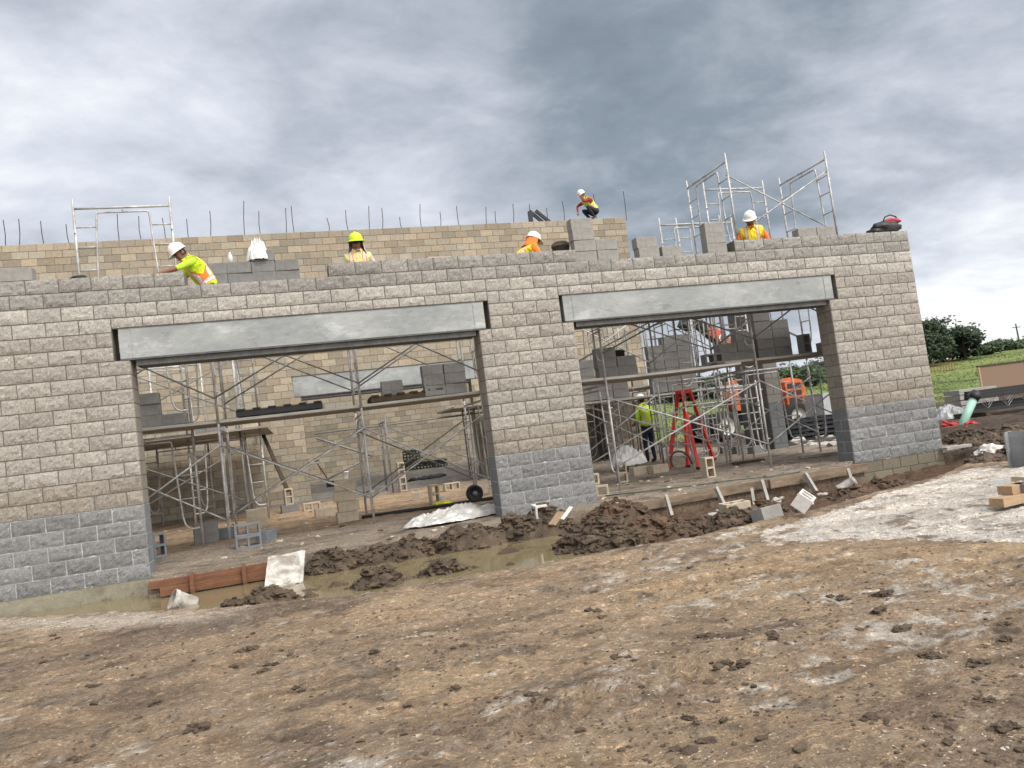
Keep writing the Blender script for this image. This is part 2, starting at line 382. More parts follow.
gn, gl, gb, gnoise = mottle(gmat, ((.9, 7, .50, .60, .7, (.66, .64, .62)), (1.4, 8, .54, .63, .6, (1.28, 1.24, 1.18)), (3.2, 9, .52, .63, .65, (.52, .49, .46)), (4.6, 9, .55, .64, .6, (1.40, 1.33, 1.24)), (9, 9, .57, .63, .75, (1.75, 1.72, 1.66)), (15, 8, .58, .64, .65, (.48, .45, .43)), (24, 6, .60, .645, .85, (2.0, 2.0, 2.0)), (34, 6, .58, .63, .6, (.46, .44, .42)), (52, 5, .60, .64, .8, (1.9, 1.9, 1.9)), (70, 4, .56, .62, .6, (.5, .5, .5))), (1, 1.6, 1))
bz = gnoise(16, 10, .76); b2 = gn.new('ShaderNodeBump'); setin(b2, 'Strength', 1.0); setin(b2, 'Distance', .075); gl.new(bz, b2.inputs['Height'])
gl.new(gb.inputs['Normal'].links[0].from_socket, b2.inputs['Normal']); gl.new(b2.outputs[0], gb.inputs['Normal'])
me.materials.append(gmat)
ground = link('ground', me); struct(ground)

# standing water in the trench
wm, wn, wl, wb = nt('muddy_water')
setin(wb, 'Base Color', (.19, .155, .09, 1)); setin(wb, 'Roughness', .06); setin(wb, 'IOR', 1.33); setin(wb, 'Specular IOR Level', .5)
wnz = wn.new('ShaderNodeTexNoise'); setin(wnz, 'Scale', 5); wtc = wn.new('ShaderNodeTexCoord'); wl.new(wtc.outputs['Object'], wnz.inputs['Vector'])
wbp = wn.new('ShaderNodeBump'); setin(wbp, 'Strength', .04); setin(wbp, 'Distance', .02); wl.new(wnz.outputs[0], wbp.inputs['Height']); wl.new(wbp.outputs[0], wb.inputs['Normal'])
WZ = -.205
mb = MB(); mb.add([(-30, -4.6, WZ), (-8.2, -4.6, WZ), (-8.2, -.3, WZ), (-30, -.3, WZ)], [(0, 1, 2, 3)])
# clip the sheet to the trench: only cells lying past the lip
mb = MB()
for xa in np.arange(-20, -8.3, .25):
    l0, l1 = [float(np.interp(q, LIP[:, 0], LIP[:, 1]))-.02 for q in (xa, xa+.25)]
    p0, p1 = [-.02 if q < -13.8 else -.53 for q in (xa, xa+.25)]
    mb.add([(xa, l0, WZ), (xa+.25, l1, WZ), (xa+.25, p1, WZ), (xa, p0, WZ)], [(0, 1, 2, 3)])
w = mb.build('water', wm); struct(w)

# ------------------------------------------------------------------ block walls
B = .4064; RW = .2032; T = B
def col_front(r, u):
    if r < 5: base = np.array((.205, .206, .208))*random.uniform(.84, 1.14)
    elif r < 7: base = np.array((.28, .25, .213))*random.uniform(.9, 1.06)
    elif r >= 19: base = np.array((.285, .272, .253))*random.uniform(.86, 1.08)
    elif r >= 17: base = np.array((.385, .365, .335))*random.uniform(.88, 1.08)
    else: base = np.array((.335, .31, .278))*random.uniform(.88, 1.08)
    return tuple(base)
def col_rear(r, u):
    k = random.choice((.8, .92, 1, 1.05, 1.18)); t = random.uniform(.95, 1.05)
    return (.31*k*t, .268*k, .206*k/t)
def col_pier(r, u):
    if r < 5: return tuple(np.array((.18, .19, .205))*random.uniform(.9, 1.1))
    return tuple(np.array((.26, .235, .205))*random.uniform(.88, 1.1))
def col_side_shaded(r, u): return tuple(np.array((.115, .12, .128) if r < 6 else (.17, .16, .148))*random.uniform(.88, 1.1))  # side pier block tones, darkened to carry the shade of the interior
def col_found(r, u): return tuple(np.array((.19, .17, .125))*random.uniform(.8, 1.1))
def blocks(mb, O, U, N, rows, spans, colf, rough=.0, proud=.006, g=.0055, zbase=0.0, cut=None, phase=0):
    """split a wall face into its blocks; spans(r) -> [(a,b)] in block units along U; O origin"""
    O = Vector(O); U = Vector(U); N = Vector(N)
    for r in rows:
        for a, b in spans(r):
            off = .5 if (r+phase) % 2 else 0
            js = [a]+[j for j in np.arange(math.floor(a)-1+off, b+1, 1) if a+.12 < j < b-.12]+[b]
            for s0, s1 in zip(js[:-1], js[1:]):
                z0 = r*RW; z1 = z0+RW
                if cut: z0 = cut(r, (s0+s1)/2, z0)
                u0, u1 = s0*B+g, s1*B-g; z0 += g; z1 -= g
                c = colf(r, s0)
                if rough:
                    n_u = max(3, int((u1-u0)/.034)); n_z = max(3, int((z1-z0)/.034))
                    vs = []; sd = random.uniform(0, 100); lean = random.uniform(-.004, .006)
                    for i in range(n_z+1):
                        for k in range(n_u+1):
                            u = u0+(u1-u0)*k/n_u; z = z0+(z1-z0)*i/n_z
                            e = min(k, n_u-k, i, n_z-i)
                            d = mnoise.fractal(Vector((u*14+sd, z*14, sd)), .6, 2, 4)*rough+.008+lean
                            if e == 0: d = -.0045*random.random()**2-(.012 if random.random() < .05 else 0)
                            elif e == 1: d *= .8
                            d = max(d, -.013)
                            jx = random.uniform(-.0015, .0015) if e == 0 else random.uniform(-.006, .006)
                            vs.append(O+U*(u+jx)+Vector((0, 0, zbase+z+jx*.7))+N*(proud+d))
                    fs = [(i*(n_u+1)+k, i*(n_u+1)+k+1, (i+1)*(n_u+1)+k+1, (i+1)*(n_u+1)+k) for i in range(n_z) for k in range(n_u)]
                    m = len(vs)
                    bd = [k for k in range(n_u+1)]+[(i)*(n_u+1)+n_u for i in range(1, n_z+1)]+[n_z*(n_u+1)+k for k in range(n_u-1, -1, -1)]+[i*(n_u+1) for i in range(n_z-1, 0, -1)]
                    vs += [vs[q]-N*(proud+.02) for q in bd]
                    L = len(bd)
                    fs += [(bd[q], m+q, m+(q+1) % L, bd[(q+1) % L]) for q in range(L)]
                    cn = U.cross(Vector((0, 0, 1))).dot(N)
                    if cn < 0: fs = [tuple(reversed(f)) for f in fs]
                    mb.add(vs, fs, 0, c)
                else:
                    h = proud+random.uniform(-.0015, .0015); e = .004
                    P = lambda u, z, n: O+U*u+Vector((0, 0, zbase+z))+N*n
                    vs = [P(u0+e, z0+e, h), P(u1-e, z0+e, h), P(u1-e, z1-e, h), P(u0+e, z1-e, h),
                          P(u0, z0, h-.004), P(u1, z0, h-.004), P(u1, z1, h-.004), P(u0, z1, h-.004),
                          P(u0, z0, -.01), P(u1, z0, -.01), P(u1, z1, -.01), P(u0, z1, -.01)]
                    fs = [(0, 1, 2, 3)]
                    for q in range(4):
                        q2 = (q+1) % 4; fs += [(4+q, 4+q2, q2, q), (8+q, 8+q2, 4+q2, 4+q)]
                    if U.cross(Vector((0, 0, 1))).dot(N) < 0: fs = [tuple(reversed(f)) for f in fs]
                    mb.add(vs, fs, 0, c)

bld = thing('unfinished_building', 'unfinished concrete block building with two wide garage openings under steel lintels', 'building')
XL, XM0, XM1, XR, XE = -34, -21.5, -17.5, -5, -48
def spans_front(r):
    if r < 15: return [(XE, XL), (XM0, XM1), (XR, 0)]
    if r < 17: return [(XE, XL-.5), (XM0+.5, XM1-.5), (XR+.5, 0)]
    if r == 17: return [(XE, XL-.5), (XL-.5, XM0+.5), (XM0+.5, XM1-.5), (XM1-.5, XR+.5), (XR+.5, 0)]
    if r < 20: return [(XE, 0)]
    return [(XE, -32), (-27, -17), (-9.5, 0)]
def cut17(r, u, z0):
    if r == 17 and (XL-.5 < u < XM0+.5 or XM1-.5 < u < XR+.5): return z0+.055
    return z0
mb = MB(); blocks(mb, (0, 0, 0), (1, 0, 0), (0, -1, 0), range(21), spans_front, col_front, rough=.013, cut=cut17, g=.007)
fw = mb.build('front_wall', M['split'], bld, color=True)
fw['label'] = 'split-face front wall, tan above a grey base band, ragged unfinished top course'
# core with the mortar joints
y0, y1 = .004, T-.004; e = .006
mb = MB()
def core(xa, xb, za, zb, mi): mb.box2((xa, y0, za), (xb, y1, zb), mi)
for xa, xb in ((XE*B, XL*B-e), (XM0*B+e, XM1*B-e), (XR*B+e, -e)):
    core(xa, xb, 0, 5*RW, 1); core(xa, xb, 5*RW+.0, 15*RW, 0)
for xa, xb in ((XE*B, (XL-.5)*B), ((XM0+.5)*B, (XM1-.5)*B), ((XR+.5)*B, -e)):
    core(xa, xb, 15*RW, 17*RW+.05, 0)
core(XE*B, -e, 17*RW+.05, 20*RW-.004, 0)
for xa, xb in spans_front(20): core(xa*B+.004, xb*B-.006, 20*RW-.004, 21*RW-.006, 0)
mb.build('mortar_core', [M['mortar'], M['mortar_grey']], fw)
# jamb reveals and the right-hand end
def sp1(r): return [(0, 1)]
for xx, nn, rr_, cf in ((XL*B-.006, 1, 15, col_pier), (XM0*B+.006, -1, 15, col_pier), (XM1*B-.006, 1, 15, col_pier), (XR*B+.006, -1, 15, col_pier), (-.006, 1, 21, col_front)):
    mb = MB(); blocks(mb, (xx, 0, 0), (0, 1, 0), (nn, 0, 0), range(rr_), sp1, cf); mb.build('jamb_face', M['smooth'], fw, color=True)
# lintels
def lintel(xa, xb, parent, y=0, z=15*RW, label=None, depth=.30, hh=.455):
    m1 = MB()
    m1.box2((xa, y+.012, z+.022), (xb, y+depth, z+hh), 0)
    m1.box2((xa+.16, y+.004, z+.03), (xa+.175, y+.014, z+hh-.005), 0)
    m1.box2((xb-.175, y+.004, z+.03), (xb-.16, y+.014, z+hh-.005), 0)
    o = m1.build('steel_lintel', M['galv'], parent)
    m2 = MB(); m2.box2((xa, y-.012, z-.004), (xb, y+T-.01, z+.022), 0); m2.box2((xa+.19, y+.03, z-.085), (xb-.17, y+T-.03, z-.006), 0)
    m2.box2((xa+.02, y+.0, z+hh), (xb-.02, y+T-.05, z+hh+.013), 0)
    m2.build('bottom_plate', M['galv_dark'], o)
    if label: o['label'] = label
    return o
lintel((XL-.30)*B, (XM0+.30)*B, fw, label='mottled galvanised lintel over the left opening')
lintel((XM1-.34)*B, (XR+.30)*B, fw, label='bluish grey steel lintel over the right opening')
mb = MB(); blocks(mb, (0, .012, 0), (1, 0, 0), (0, -1, 0), range(-3, 0), lambda r: [(-6.5, 0)], col_found)
blocks(mb, (-.012, .012, 0), (0, 1, 0), (1, 0, 0), range(-3, 0), lambda r: [(0, 1)], col_found)
fo = mb.build('foundation', M['smooth'], bld, color=True)
mb = MB(); mb.box2((-6.5*B, .016, -.62), (-.016, T, -.004)); mb.build('footing_core', M['mortar'], fo)
mb = MB(); mb.box2((XE*B, -.004, -.62), (-6.5*B-.002, T, -.004)); mb.build('concrete_footing', M['footing'], fo)

# rear wall
RY = 11.0; RZ0 = .12; RXE = -62; RX1 = -1
OA, OB = -28.2, -15.7
def spans_rear(r):
    if r < 15: return [(RXE, OA), (OB, RX1)]
    if r < 18: return [(RXE, OA-.5), (OB+.5, RX1)]
    return [(RXE, RX1)]
mb = MB(); blocks(mb, (0, RY, 0), (1, 0, 0), (0, -1, 0), range(39), spans_rear, col_rear, zbase=RZ0)
blocks(mb, (RX1*B-.006, RY, 0), (0, 1, 0), (1, 0, 0), range(39), lambda r: [(0, 1)], col_rear, zbase=RZ0)
rw = mb.build('rear_wall', M['smooth'], bld, color=True)
rw['label'] = 'tall tan smooth block wall at the back with rebar along its top'
mb = MB()
for xa, xb, za, zb in ((RXE, OA, -.4, 15*RW), (OB, RX1, -.4, 15*RW), (RXE, OA-.5, 15*RW, 18*RW), (OB+.5, RX1, 15*RW, 18*RW), (RXE, RX1, 18*RW, 39*RW-.006)):
    mb.box2((xa*B+.006, RY+.004, RZ0+za), (xb*B-.006, RY+T, RZ0+zb))
mb.build('mortar_core', M['mortar_rear'], rw)
lintel((OA-.42)*B, (OB+.38)*B, rw, RY, RZ0+15*RW, 'grey steel lintel over the rear opening', hh=.595)
rp = [(5, 244, 220), (19, 243, 219), (44, 242, 221), (69, 241, 224), (119, 238, 214), (141, 237, 216), (165, 236, 218), (188, 235, 219), (210, 234, 211), (244, 232, 201), (260, 232, 211), (286, 231, 208), (294, 231, 206), (329, 229, 218), (348, 228, 210), (369, 227, 206), (382, 227, 208), (402, 226, 217), (421, 225, 204), (440, 224, 212), (459, 224, 206), (486, 222, 207), (496, 222, 211), (513, 221, 204), (530, 220, 204), (547, 219, 208), (564, 219, 201), (596, 216, 194), (626, 217, 191)]
for px, pb, pt in rp:
    b = gy(px, pb, RY+.2); t = gy(px-1.5, pt, RY+.2); b.z = RZ0+39*RW-.05
    m1 = MB(); q = Vector((t.x+random.uniform(-.05, .05), b.y, t.z)); mid = (b+q)/2+Vector((random.uniform(-.03, .03), 0, 0))
    m1.tube([b, mid, q], .011, 5)
    m1.build('rebar', M['rust'], rw)

# far wall behind the rear opening
FY = 18.0
dx0 = gy(475, 440, FY).x/B; dx1 = gy(492, 440, FY).x/B
FZ0 = .33
def spans_far(r): return [(-36, dx0), (dx1, 0)] if r < 11 else [(-36, 0)]
mb = MB(); blocks(mb, (0, FY, 0), (1, 0, 0), (0, -1, 0), range(21), spans_far, lambda r, u: tuple(1.2*q_ for q_ in col_rear(r, u)), zbase=FZ0)
fr = mb.build('inner_wall', M['smooth'], bld, color=True)
fr['label'] = 'tan block wall of the back room with a dark doorway'
mb = MB()
for xa, xb, za, zb in ((-36, dx0, -.3, 11*RW), (dx1, 0, -.3, 11*RW), (-36, 0, 11*RW, 21*RW)):
    mb.box2((xa*B, FY+.004, FZ0+za), (xb*B, FY+.3, FZ0+zb))
mb.build('mortar_core', M['mortar_rear'], fr)
mb = MB(); mb.box2((dx0*B-.05, FY+.32, FZ0-.2), (dx1*B+.05, FY+.36, FZ0+11*RW+.05)); dd = mb.build('doorway_shade', M['black'], fr)  # black sheet standing in for the dark interior behind the doorway
mb = MB()
for xa in (dx0*B-.02, dx1*B-.03): mb.box2((xa, FY-.03, FZ0-.1), (xa+.05, FY+.32, FZ0+11*RW))
mb.box2((dx0*B+.03, FY-.03, FZ0+11*RW-.05), (dx1*B-.03, FY+.32, FZ0+11*RW)); mb.build('door_frame', M['galv'], fr)

# right side pier
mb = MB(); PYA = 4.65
blocks(mb, (0, PYA, 0), (1, 0, 0), (0, -1, 0), range(20), lambda r: [(-1, 0)], col_side_shaded, zbase=.05)
blocks(mb, (-B, PYA, 0), (0, 1, 0), (-1, 0, 0), range(20), lambda r: [(0, 3)], col_side_shaded, zbase=.05)
blocks(mb, (0, PYA, 0), (0, 1, 0), (1, 0, 0), range(20), lambda r: [(0, 3)], col_side_shaded, zbase=.05)
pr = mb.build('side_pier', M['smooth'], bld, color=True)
mb = MB(); mb.box2((-B+.004, PYA+.004, -.3), (-.004, PYA+3*B, .05+20*RW-.005)); mb.build('mortar_core', M['mortar'], pr)
# narrow half-block column against the rear wall
cpos = gf(611, 455); cpos.y = 10.3; cpos.x = gy(611, 455, 10.3).x
mb = MB(); blocks(mb, (cpos.x-.1, 10.2, 0), (1, 0, 0), (0, -1, 0), range(12), lambda r: [(0, .6)], lambda r, u: tuple(np.array((.30, .28, .25))*random.uniform(.9, 1.1)), zbase=.12)
nc = mb.build('wall_pilaster', M['smooth'], bld, color=True)
mb = MB(); mb.box2((cpos.x-.095, 10.204, .0), (cpos.x-.105+.6*B, RY-.01, .12+12*RW)); mb.build('mortar_core', M['mortar'], nc)

# ------------------------------------------------------------------ loose concrete blocks
def cmu_mesh(m):
    gx = [-.1985, -.163, -.018, .018, .163, .1985]; gyy = [-.097, -.064, .064, .097]; h = .19
    filled = lambda i, k: 0 <= i < 5 and 0 <= k < 3 and not (k == 1 and i in (1, 3))
    q = MB()
    for i in range(5):
        for k in range(3):
            if not filled(i, k): continue
            x0, x1, ya, yb = gx[i], gx[i+1], gyy[k], gyy[k+1]
            q.add([(x0, ya, h), (x1, ya, h), (x1, yb, h), (x0, yb, h)], [(0, 1, 2, 3)])
            q.add([(x0, ya, 0), (x1, ya, 0), (x1, yb, 0), (x0, yb, 0)], [(3, 2, 1, 0)])
            for (di, dk, a, b) in ((0, -1, (x0, ya), (x1, ya)), (1, 0, (x1, ya), (x1, yb)), (0, 1, (x1, yb), (x0, yb)), (-1, 0, (x0, yb), (x0, ya))):
                if not filled(i+di, k+dk):
                    q.add([(*a, 0), (*b, 0), (*b, h), (*a, h)], [(0, 1, 2, 3)])
    me = q.mesh('concrete_block', m)
    bm = bmesh.new(); bm.from_mesh(me); bmesh.ops.remove_doubles(bm, verts=bm.verts, dist=1e-5)
    ed = [ed for ed in bm.edges if ed.calc_face_angle(0) > 1]
    bmesh.ops.bevel(bm, geom=ed, offset=.004, segments=1, affect='EDGES')
    for v in bm.verts: v.co += Vector((mnoise.noise(v.co*30), mnoise.noise(v.co*30+Vector((5, 0, 0))), mnoise.noise(v.co*30+Vector((0, 5, 0)))))*.003
    bm.to_mesh(me); bm.free(); return me
CM = {k: cmu_mesh(M[k]) for k in ('cmu', 'cmu_grey', 'cmu_mid', 'cmu_blue', 'cmu_white')}
def block(p, label, orient='flat', yaw=0, kind='cmu', group=None, tilt=0):
    """orient flat: cells up; side: cells facing sideways, long axis level; end: standing on its end, cells facing sideways"""
    o = link('concrete_block', CM[kind]); p = Vector(p)
    if orient == 'flat': o.rotation_euler = (tilt, 0, yaw); o.location = p
    elif orient == 'side': o.rotation_euler = (PI/2+tilt, 0, yaw); o.location = p+Vector((0, 0, .097))+Matrix.Rotation(yaw, 3, 'Z') @ Vector((0, .095, 0))
    else:
        m = Matrix.Rotation(yaw, 4, 'Z') @ Matrix.Rotation(PI/2+tilt, 4, 'X') @ Matrix.Rotation(PI/2, 4, 'Z')
        o.matrix_world = Matrix.Translation(p+Vector((0, 0, .1985))+Matrix.Rotation(yaw, 3, 'Z') @ Vector((0, .095, 0))) @ m
    return tag(o, label, 'concrete block', group)
ORD = ['bottom', 'second', 'third', 'fourth', 'fifth', 'sixth', 'seventh', 'eighth', 'ninth']
def stack(x, y, z, counts, desc, kind, group, yaw=0, deep=1):
    """counts[k] = how many blocks high column k is; columns run along +X"""
    mx = max(counts)
    for k, n in enumerate(counts):
        for j in range(n):
            d = Vector((k*.405+random.uniform(-.008, .008), random.uniform(-.01, .01), 0)); d.rotate(Matrix.Rotation(yaw, 3, 'Z'))
            where = ['leftmost', 'second', 'third', 'fourth', 'fifth'][k] if len(counts) > 1 else 'only'
            lay = 'top' if j == n-1 and n > 1 else ORD[j]
            colname = f' in its {where} column' if len(counts) > 1 else ''
            block((x+d.x, y+d.y, z+j*.193), f'{lay} block{colname} of {desc}', 'flat', yaw+random.uniform(-.03, .03), kind, group)

# ------------------------------------------------------------------ scaffolding
WF = 1.524
def make_frame(m):
    def mk(name, fn):
        q = MB(); fn(q); return q.mesh(name, m, smooth=True)
    leg = mk('leg', lambda q: (q.tube([(0, 0, 0), (0, 0, 2.03)], .022, 8), q.tube([(0, 0, 1.93), (0, 0, 2.1)], .017, 8), q.box((0, -.03, 1.5), (.02, .06, .02)), q.box((0, -.03, .55), (.02, .06, .02))))
    bar = mk('top_bar', lambda q: q.tube([(.02, 0, 1.93), (WF-.02, 0, 1.93)], .021, 8))
    arch = mk('inner_arch', lambda q: (q.tube([(0.02, 0, .34), (.12, 0, .33), (.2, 0, .35), (.25, 0, .42), (.28, 0, .56), (.345, 0, 1.80), (.355, 0, 1.835), (.38, 0, 1.85), (1.144, 0, 1.85), (1.169, 0, 1.835), (1.179, 0, 1.80), (1.244, 0, .56), (1.274, 0, .42), (1.324, 0, .35), (1.40, 0, .33), (1.504, 0, .34)], .016, 8), q.tube([(.76, 0, 1.85), (.76, 0, 1.92)], .012, 6)))
    rung = mk('rung', lambda q: q.tube([(0.01, 0, 0), (.31, 0, 0)], .013, 6))
    return leg, bar, arch, rung
FRM = {'steel': make_frame(M['steel']), 'steel_dark': make_frame(M['steel_dark'])}
GF = 'scaffold frames'
def frame(x, y, z, along, label, m='steel'):
    leg, bar, arch, rung = FRM[m]
    t = thing('scaffold_section', label, 'scaffold', (x, y, z), 0 if along == 'x' else PI/2, GF)
    link('leg', leg, t); link('leg', leg, t, (WF, 0, 0))
    link('top_bar', bar, t); link('inner_arch', arch, t)
    for h in (.85, 1.25, 1.6):
        link('rung', rung, t, (0.01, 0, h)); link('rung', rung, t, (WF-.32, 0, h))
    return t
def xbrace(a0, a1, b0, b1, label, m='steel'):
    """two flat tubes pinned where they cross: a0->a1 and b0->b1"""
    a0, a1, b0, b1 = map(Vector, (a0, a1, b0, b1)); c = (a0+a1)/2
    t = thing('cross_brace', label, 'cross brace', c, 0, 'scaffold cross braces')
    off = Vector((0, -.012, 0)) if abs((a1-a0).x) > abs((a1-a0).y) else Vector((-.012, 0, 0))
    q = MB(); q.tube([a0-c+off, a1-c+off], .0145, 6); q.build('tube', M[m], t, smooth=True)
    q = MB(); q.tube([b0-c-off, b1-c-off], .0145, 6); q.build('tube', M[m], t, smooth=True)
    q = MB(); q.tube([(0, -.03, 0), (0, .03, 0)], .012, 6); q.build('pin', M['steel_dark'], t)
def plank(x0, x1, y, z, label, m='plank', w=.235, ang=0):
    q = MB(); L = x1-x0; n = 8; t = .045
    vs = []
    for i in range(n+1):
        u = -L/2+L*i/n; s = -.02*math.sin(PI*i/n)
        vs += [(u, -w/2, s), (u, w/2, s), (u, w/2, s+t), (u, -w/2, s+t)]
    fs = [(3, 2, 1, 0), tuple(n*4+k for k in range(4))]
    for i in range(n):
        for k in range(4): fs.append((i*4+k, i*4+(k+1) % 4, (i+1)*4+(k+1) % 4, (i+1)*4+k))
    q.add(vs, fs)
    o = q.build('scaffold_plank', M[m], None, ((x0+x1)/2, y, z), ang)
    return tag(o, label, 'plank', 'scaffold planks')

LV = ['ground level', 'second level', 'top level']
# left opening, along the front wall
LFX = [-12.93, -10.55, -8.35]; LY = 1.95
nm = ['beside the left jamb', 'in the middle', 'beside the middle pier']
for k, x in enumerate(LFX):
    for j in range(2):
        frame(x, LY, .09+j*2.03, 'y', f'galvanised scaffold frame seen end-on {nm[k]} of the left opening, {LV[j]}')
for k in range(2):
    a, b = LFX[k], LFX[k+1]
    for j in range(2):
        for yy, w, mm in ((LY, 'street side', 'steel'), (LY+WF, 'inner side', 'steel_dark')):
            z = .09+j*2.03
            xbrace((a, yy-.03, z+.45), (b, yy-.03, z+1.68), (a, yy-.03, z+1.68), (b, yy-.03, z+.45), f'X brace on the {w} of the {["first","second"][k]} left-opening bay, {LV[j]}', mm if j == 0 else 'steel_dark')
xbrace((-15.0, LY, .5), (LFX[0], LY, 1.77), (-15.0, LY, 1.77), (LFX[0], LY, .5), 'X brace running behind the left jamb, ground level')
xbrace((-15.0, LY, 2.55), (LFX[0], LY, 3.8), (-15.0, LY, 3.8), (LFX[0], LY, 2.55), 'X brace running behind the left jamb, second level', 'steel_dark')
for i in range(5):
    plank(-14.9, -8.1, LY+.14+i*.26, 2.16, f'grey scaffold plank across the left opening, {["nearest the street","second from the street","middle of five","fourth from the street","innermost of five"][i]}', 'deckalu' if i == 0 else 'plank')
# frontal tower behind the left part of the front wall
for j in range(3):
    frame(-14.93, 2.45, .09+j*2.03, 'x', f'{["scaffold frame facing the street inside the left opening, ground level","scaffold frame facing the street inside the left opening, second level","scaffold frame standing alone above the front wall at far left"][j]}', 'steel')
# inner scaffold at left, along the rear wall
for k, (x, y) in enumerate(((-15.3, 6.2), (-14.0, 6.4), (-12.9, 6.3))):
    for j in range(2):
        frame(x, y, .13+j*2.03, 'y' if k != 1 else 'x', f'dull scaffold frame of the inner left tower, {["left end","facing the street","right end"][k]}, {LV[j]}', 'steel' if (k+j) % 2 else 'steel_dark')
for j in range(2):
    xbrace((-15.3, 6.2, .6+j*2), (-12.9, 6.3, 1.8+j*2), (-15.3, 6.2, 1.8+j*2), (-12.9, 6.3, .6+j*2), f'X brace on the inner left tower, {LV[j]}', 'steel_dark')
for i in range(14):
    plank(-17.2, -12.3, 6.15+i*.33, 2.17, f'dark plank on the inner left tower, {["nearest the street","second in","third in","fourth in","fifth in","sixth in","seventh in","eighth in","ninth in","tenth in","eleventh in","twelfth in","thirteenth in","nearest the rear wall"][i]}', w=.325)
for k, x in enumerate((-16.6, -15.4)):
    frame(x, 9.0, .15, 'x', f'pale scaffold frame against the rear wall at left, {["left","right"][k]} of two, ground level', 'steel')
    frame(x, 9.0, 2.18, 'x', f'pale scaffold frame against the rear wall at left, {["left","right"][k]} of two, second level', 'steel')
for k, (px, pb) in enumerate(((260, 503), (265, 500))):
    p = gf(px, pb); q = MB(); q.tube([(0, 0, 0), (-.12, 0, 4.2)], .03, 8)
    tag(q.build('steel_post', M['steel'], None, p, smooth=True), f'tall pale steel post near the rear wall, {["left","right"][k]} of the close pair', 'post', 'posts by the rear wall')
# scaffold deeper, right part of the left opening
for k, (px, pb) in enumerate(((385, 490), (455, 476))):
    p = gf(px, pb)
    frame(p.x, min(p.y, 10.4)-1.6, floor_z(p.y), 'y', f'dull scaffold frame by the rear opening, {["left","right"][k]} of two', 'steel_dark')
pA = gf(385, 490); pB = gf(455, 476)
xbrace((pA.x, 8.2, .6), (pB.x, 8.2, 1.9), (pA.x, 8.2, 1.9), (pB.x, 8.2, .6), 'dark X brace in front of the rear opening', 'steel_dark')
a = gy(315, 434, 10.2); b = gy(495, 411, 10.2); q = MB(); q.tube([a, b], .022, 6)
tag(q.build('guard_rail', M['steel_dark'], None, smooth=True), 'dark horizontal rail across the rear opening', 'rail')

# right opening, along the front wall, rising above it
RFX = [-6.25, -3.09, -.75]; RY0 = 1.0
nmr = ['beside the middle pier', 'in the middle', 'beside the right pier']
for k, x in enumerate(RFX):
    for j in range(3 if k else 2):
        lab = f'scaffold frame seen end-on {nmr[k]} of the right opening, {LV[j]}' if j < 2 else f'scaffold frame rising above the wall near the orange vest worker, {["","left","right"][k]} of the braced pair'
        frame(x, RY0, .07+j*2.05, 'y', lab)
for k in range(2):
    a, b = RFX[k], RFX[k+1]
    for j in range(2):
        for yy, w in ((RY0, 'street side'), (RY0+WF, 'inner side')):
            z = .07+j*2.05
            xbrace((a, yy-.03, z+.45), (b, yy-.03, z+1.68), (a, yy-.03, z+1.68), (b, yy-.03, z+.45), f'X brace on the {w} of the {["first","second"][k]} right-opening bay, {LV[j]}', 'steel' if j == 0 else 'steel_dark')
z = .07+4.1
xbrace((RFX[1], RY0+.05, z+.45), (RFX[2], RY0+.05, z+1.68), (RFX[1], RY0+.05, z+1.68), (RFX[2], RY0+.05, z+.45), 'X brace between the two frames rising above the wall at right')
for i in range(5):
    plank(-6.9, -3.4, RY0+.14+i*.26, 2.1, f'scaffold plank in the left half of the right opening, {["nearest the street","second in","middle","fourth in","innermost"][i]}', 'deckalu' if i == 0 else 'plank')
    plank(-3.75, -.2, RY0+.15+i*.26, 2.15+.02*(i % 2), f'scaffold plank in the right half of the right opening, {["nearest the street","second in","middle","fourth in","innermost"][i]}', 'plank')
frame(-2.55, 2.75, .1+4.1, 'x', 'scaffold frame facing the street behind the orange vest worker, above the wall')
frame(-2.55, 2.75, .1+2.05, 'x', 'scaffold frame facing the street in the right opening, second level')
frame(-2.55, 2.75, .1, 'x', 'scaffold frame facing the street in the right opening, ground level')
frame(-4.05, 3.3, .1, 'x', 'scaffold frame facing the street behind the red ladder, ground level')
frame(-4.05, 3.3, 2.15, 'x', 'scaffold frame facing the street behind the red ladder, second level')
# low pair of frames left of them above the wall
for k, (px, y) in enumerate(((659, 3.2), (676, 4.4))):
    t_ = gy(px, 221, y)
    for j in range(3):
        frame(t_.x, y, t_.z-2.03-(2-j)*2.03, 'x', f'scaffold frame above the wall beside grey blocks, {["nearer","farther"][k]} one, {LV[j]}', 'steel')
# middle depth rows
R2 = [-5.6, -3.5, -1.45]
for k, x in enumerate(R2):
    for j in range(2):
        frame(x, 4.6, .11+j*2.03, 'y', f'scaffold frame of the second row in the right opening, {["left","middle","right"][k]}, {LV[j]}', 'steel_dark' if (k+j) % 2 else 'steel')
for k in range(2):
    a, b = R2[k], R2[k+1]
    for j in range(2):
        z = .11+j*2.03
        xbrace((a, 4.57, z+.45), (b, 4.57, z+1.68), (a, 4.57, z+1.68), (b, 4.57, z+.45), f'X brace in the second row of the right opening, {["left","right"][k]} bay, {LV[j]}', 'steel' if k == 0 else 'steel_dark')
for i in range(5):
    plank(-5.9, -1.2, 4.7+i*.26, 1.80, f'plank on the second scaffold row of the right opening, {["nearest the street","second in","middle","fourth in","innermost"][i]}', 'deckalu' if i == 0 else 'plank')
R3 = [-4.9, -2.8, -.7]
for k, x in enumerate(R3):
    for j in range(2):
        frame(x, 8.3, .15+j*2.03, 'y', f'scaffold frame of the back row in the right opening, {["left","middle","right"][k]}, {LV[j]}', 'steel_dark')
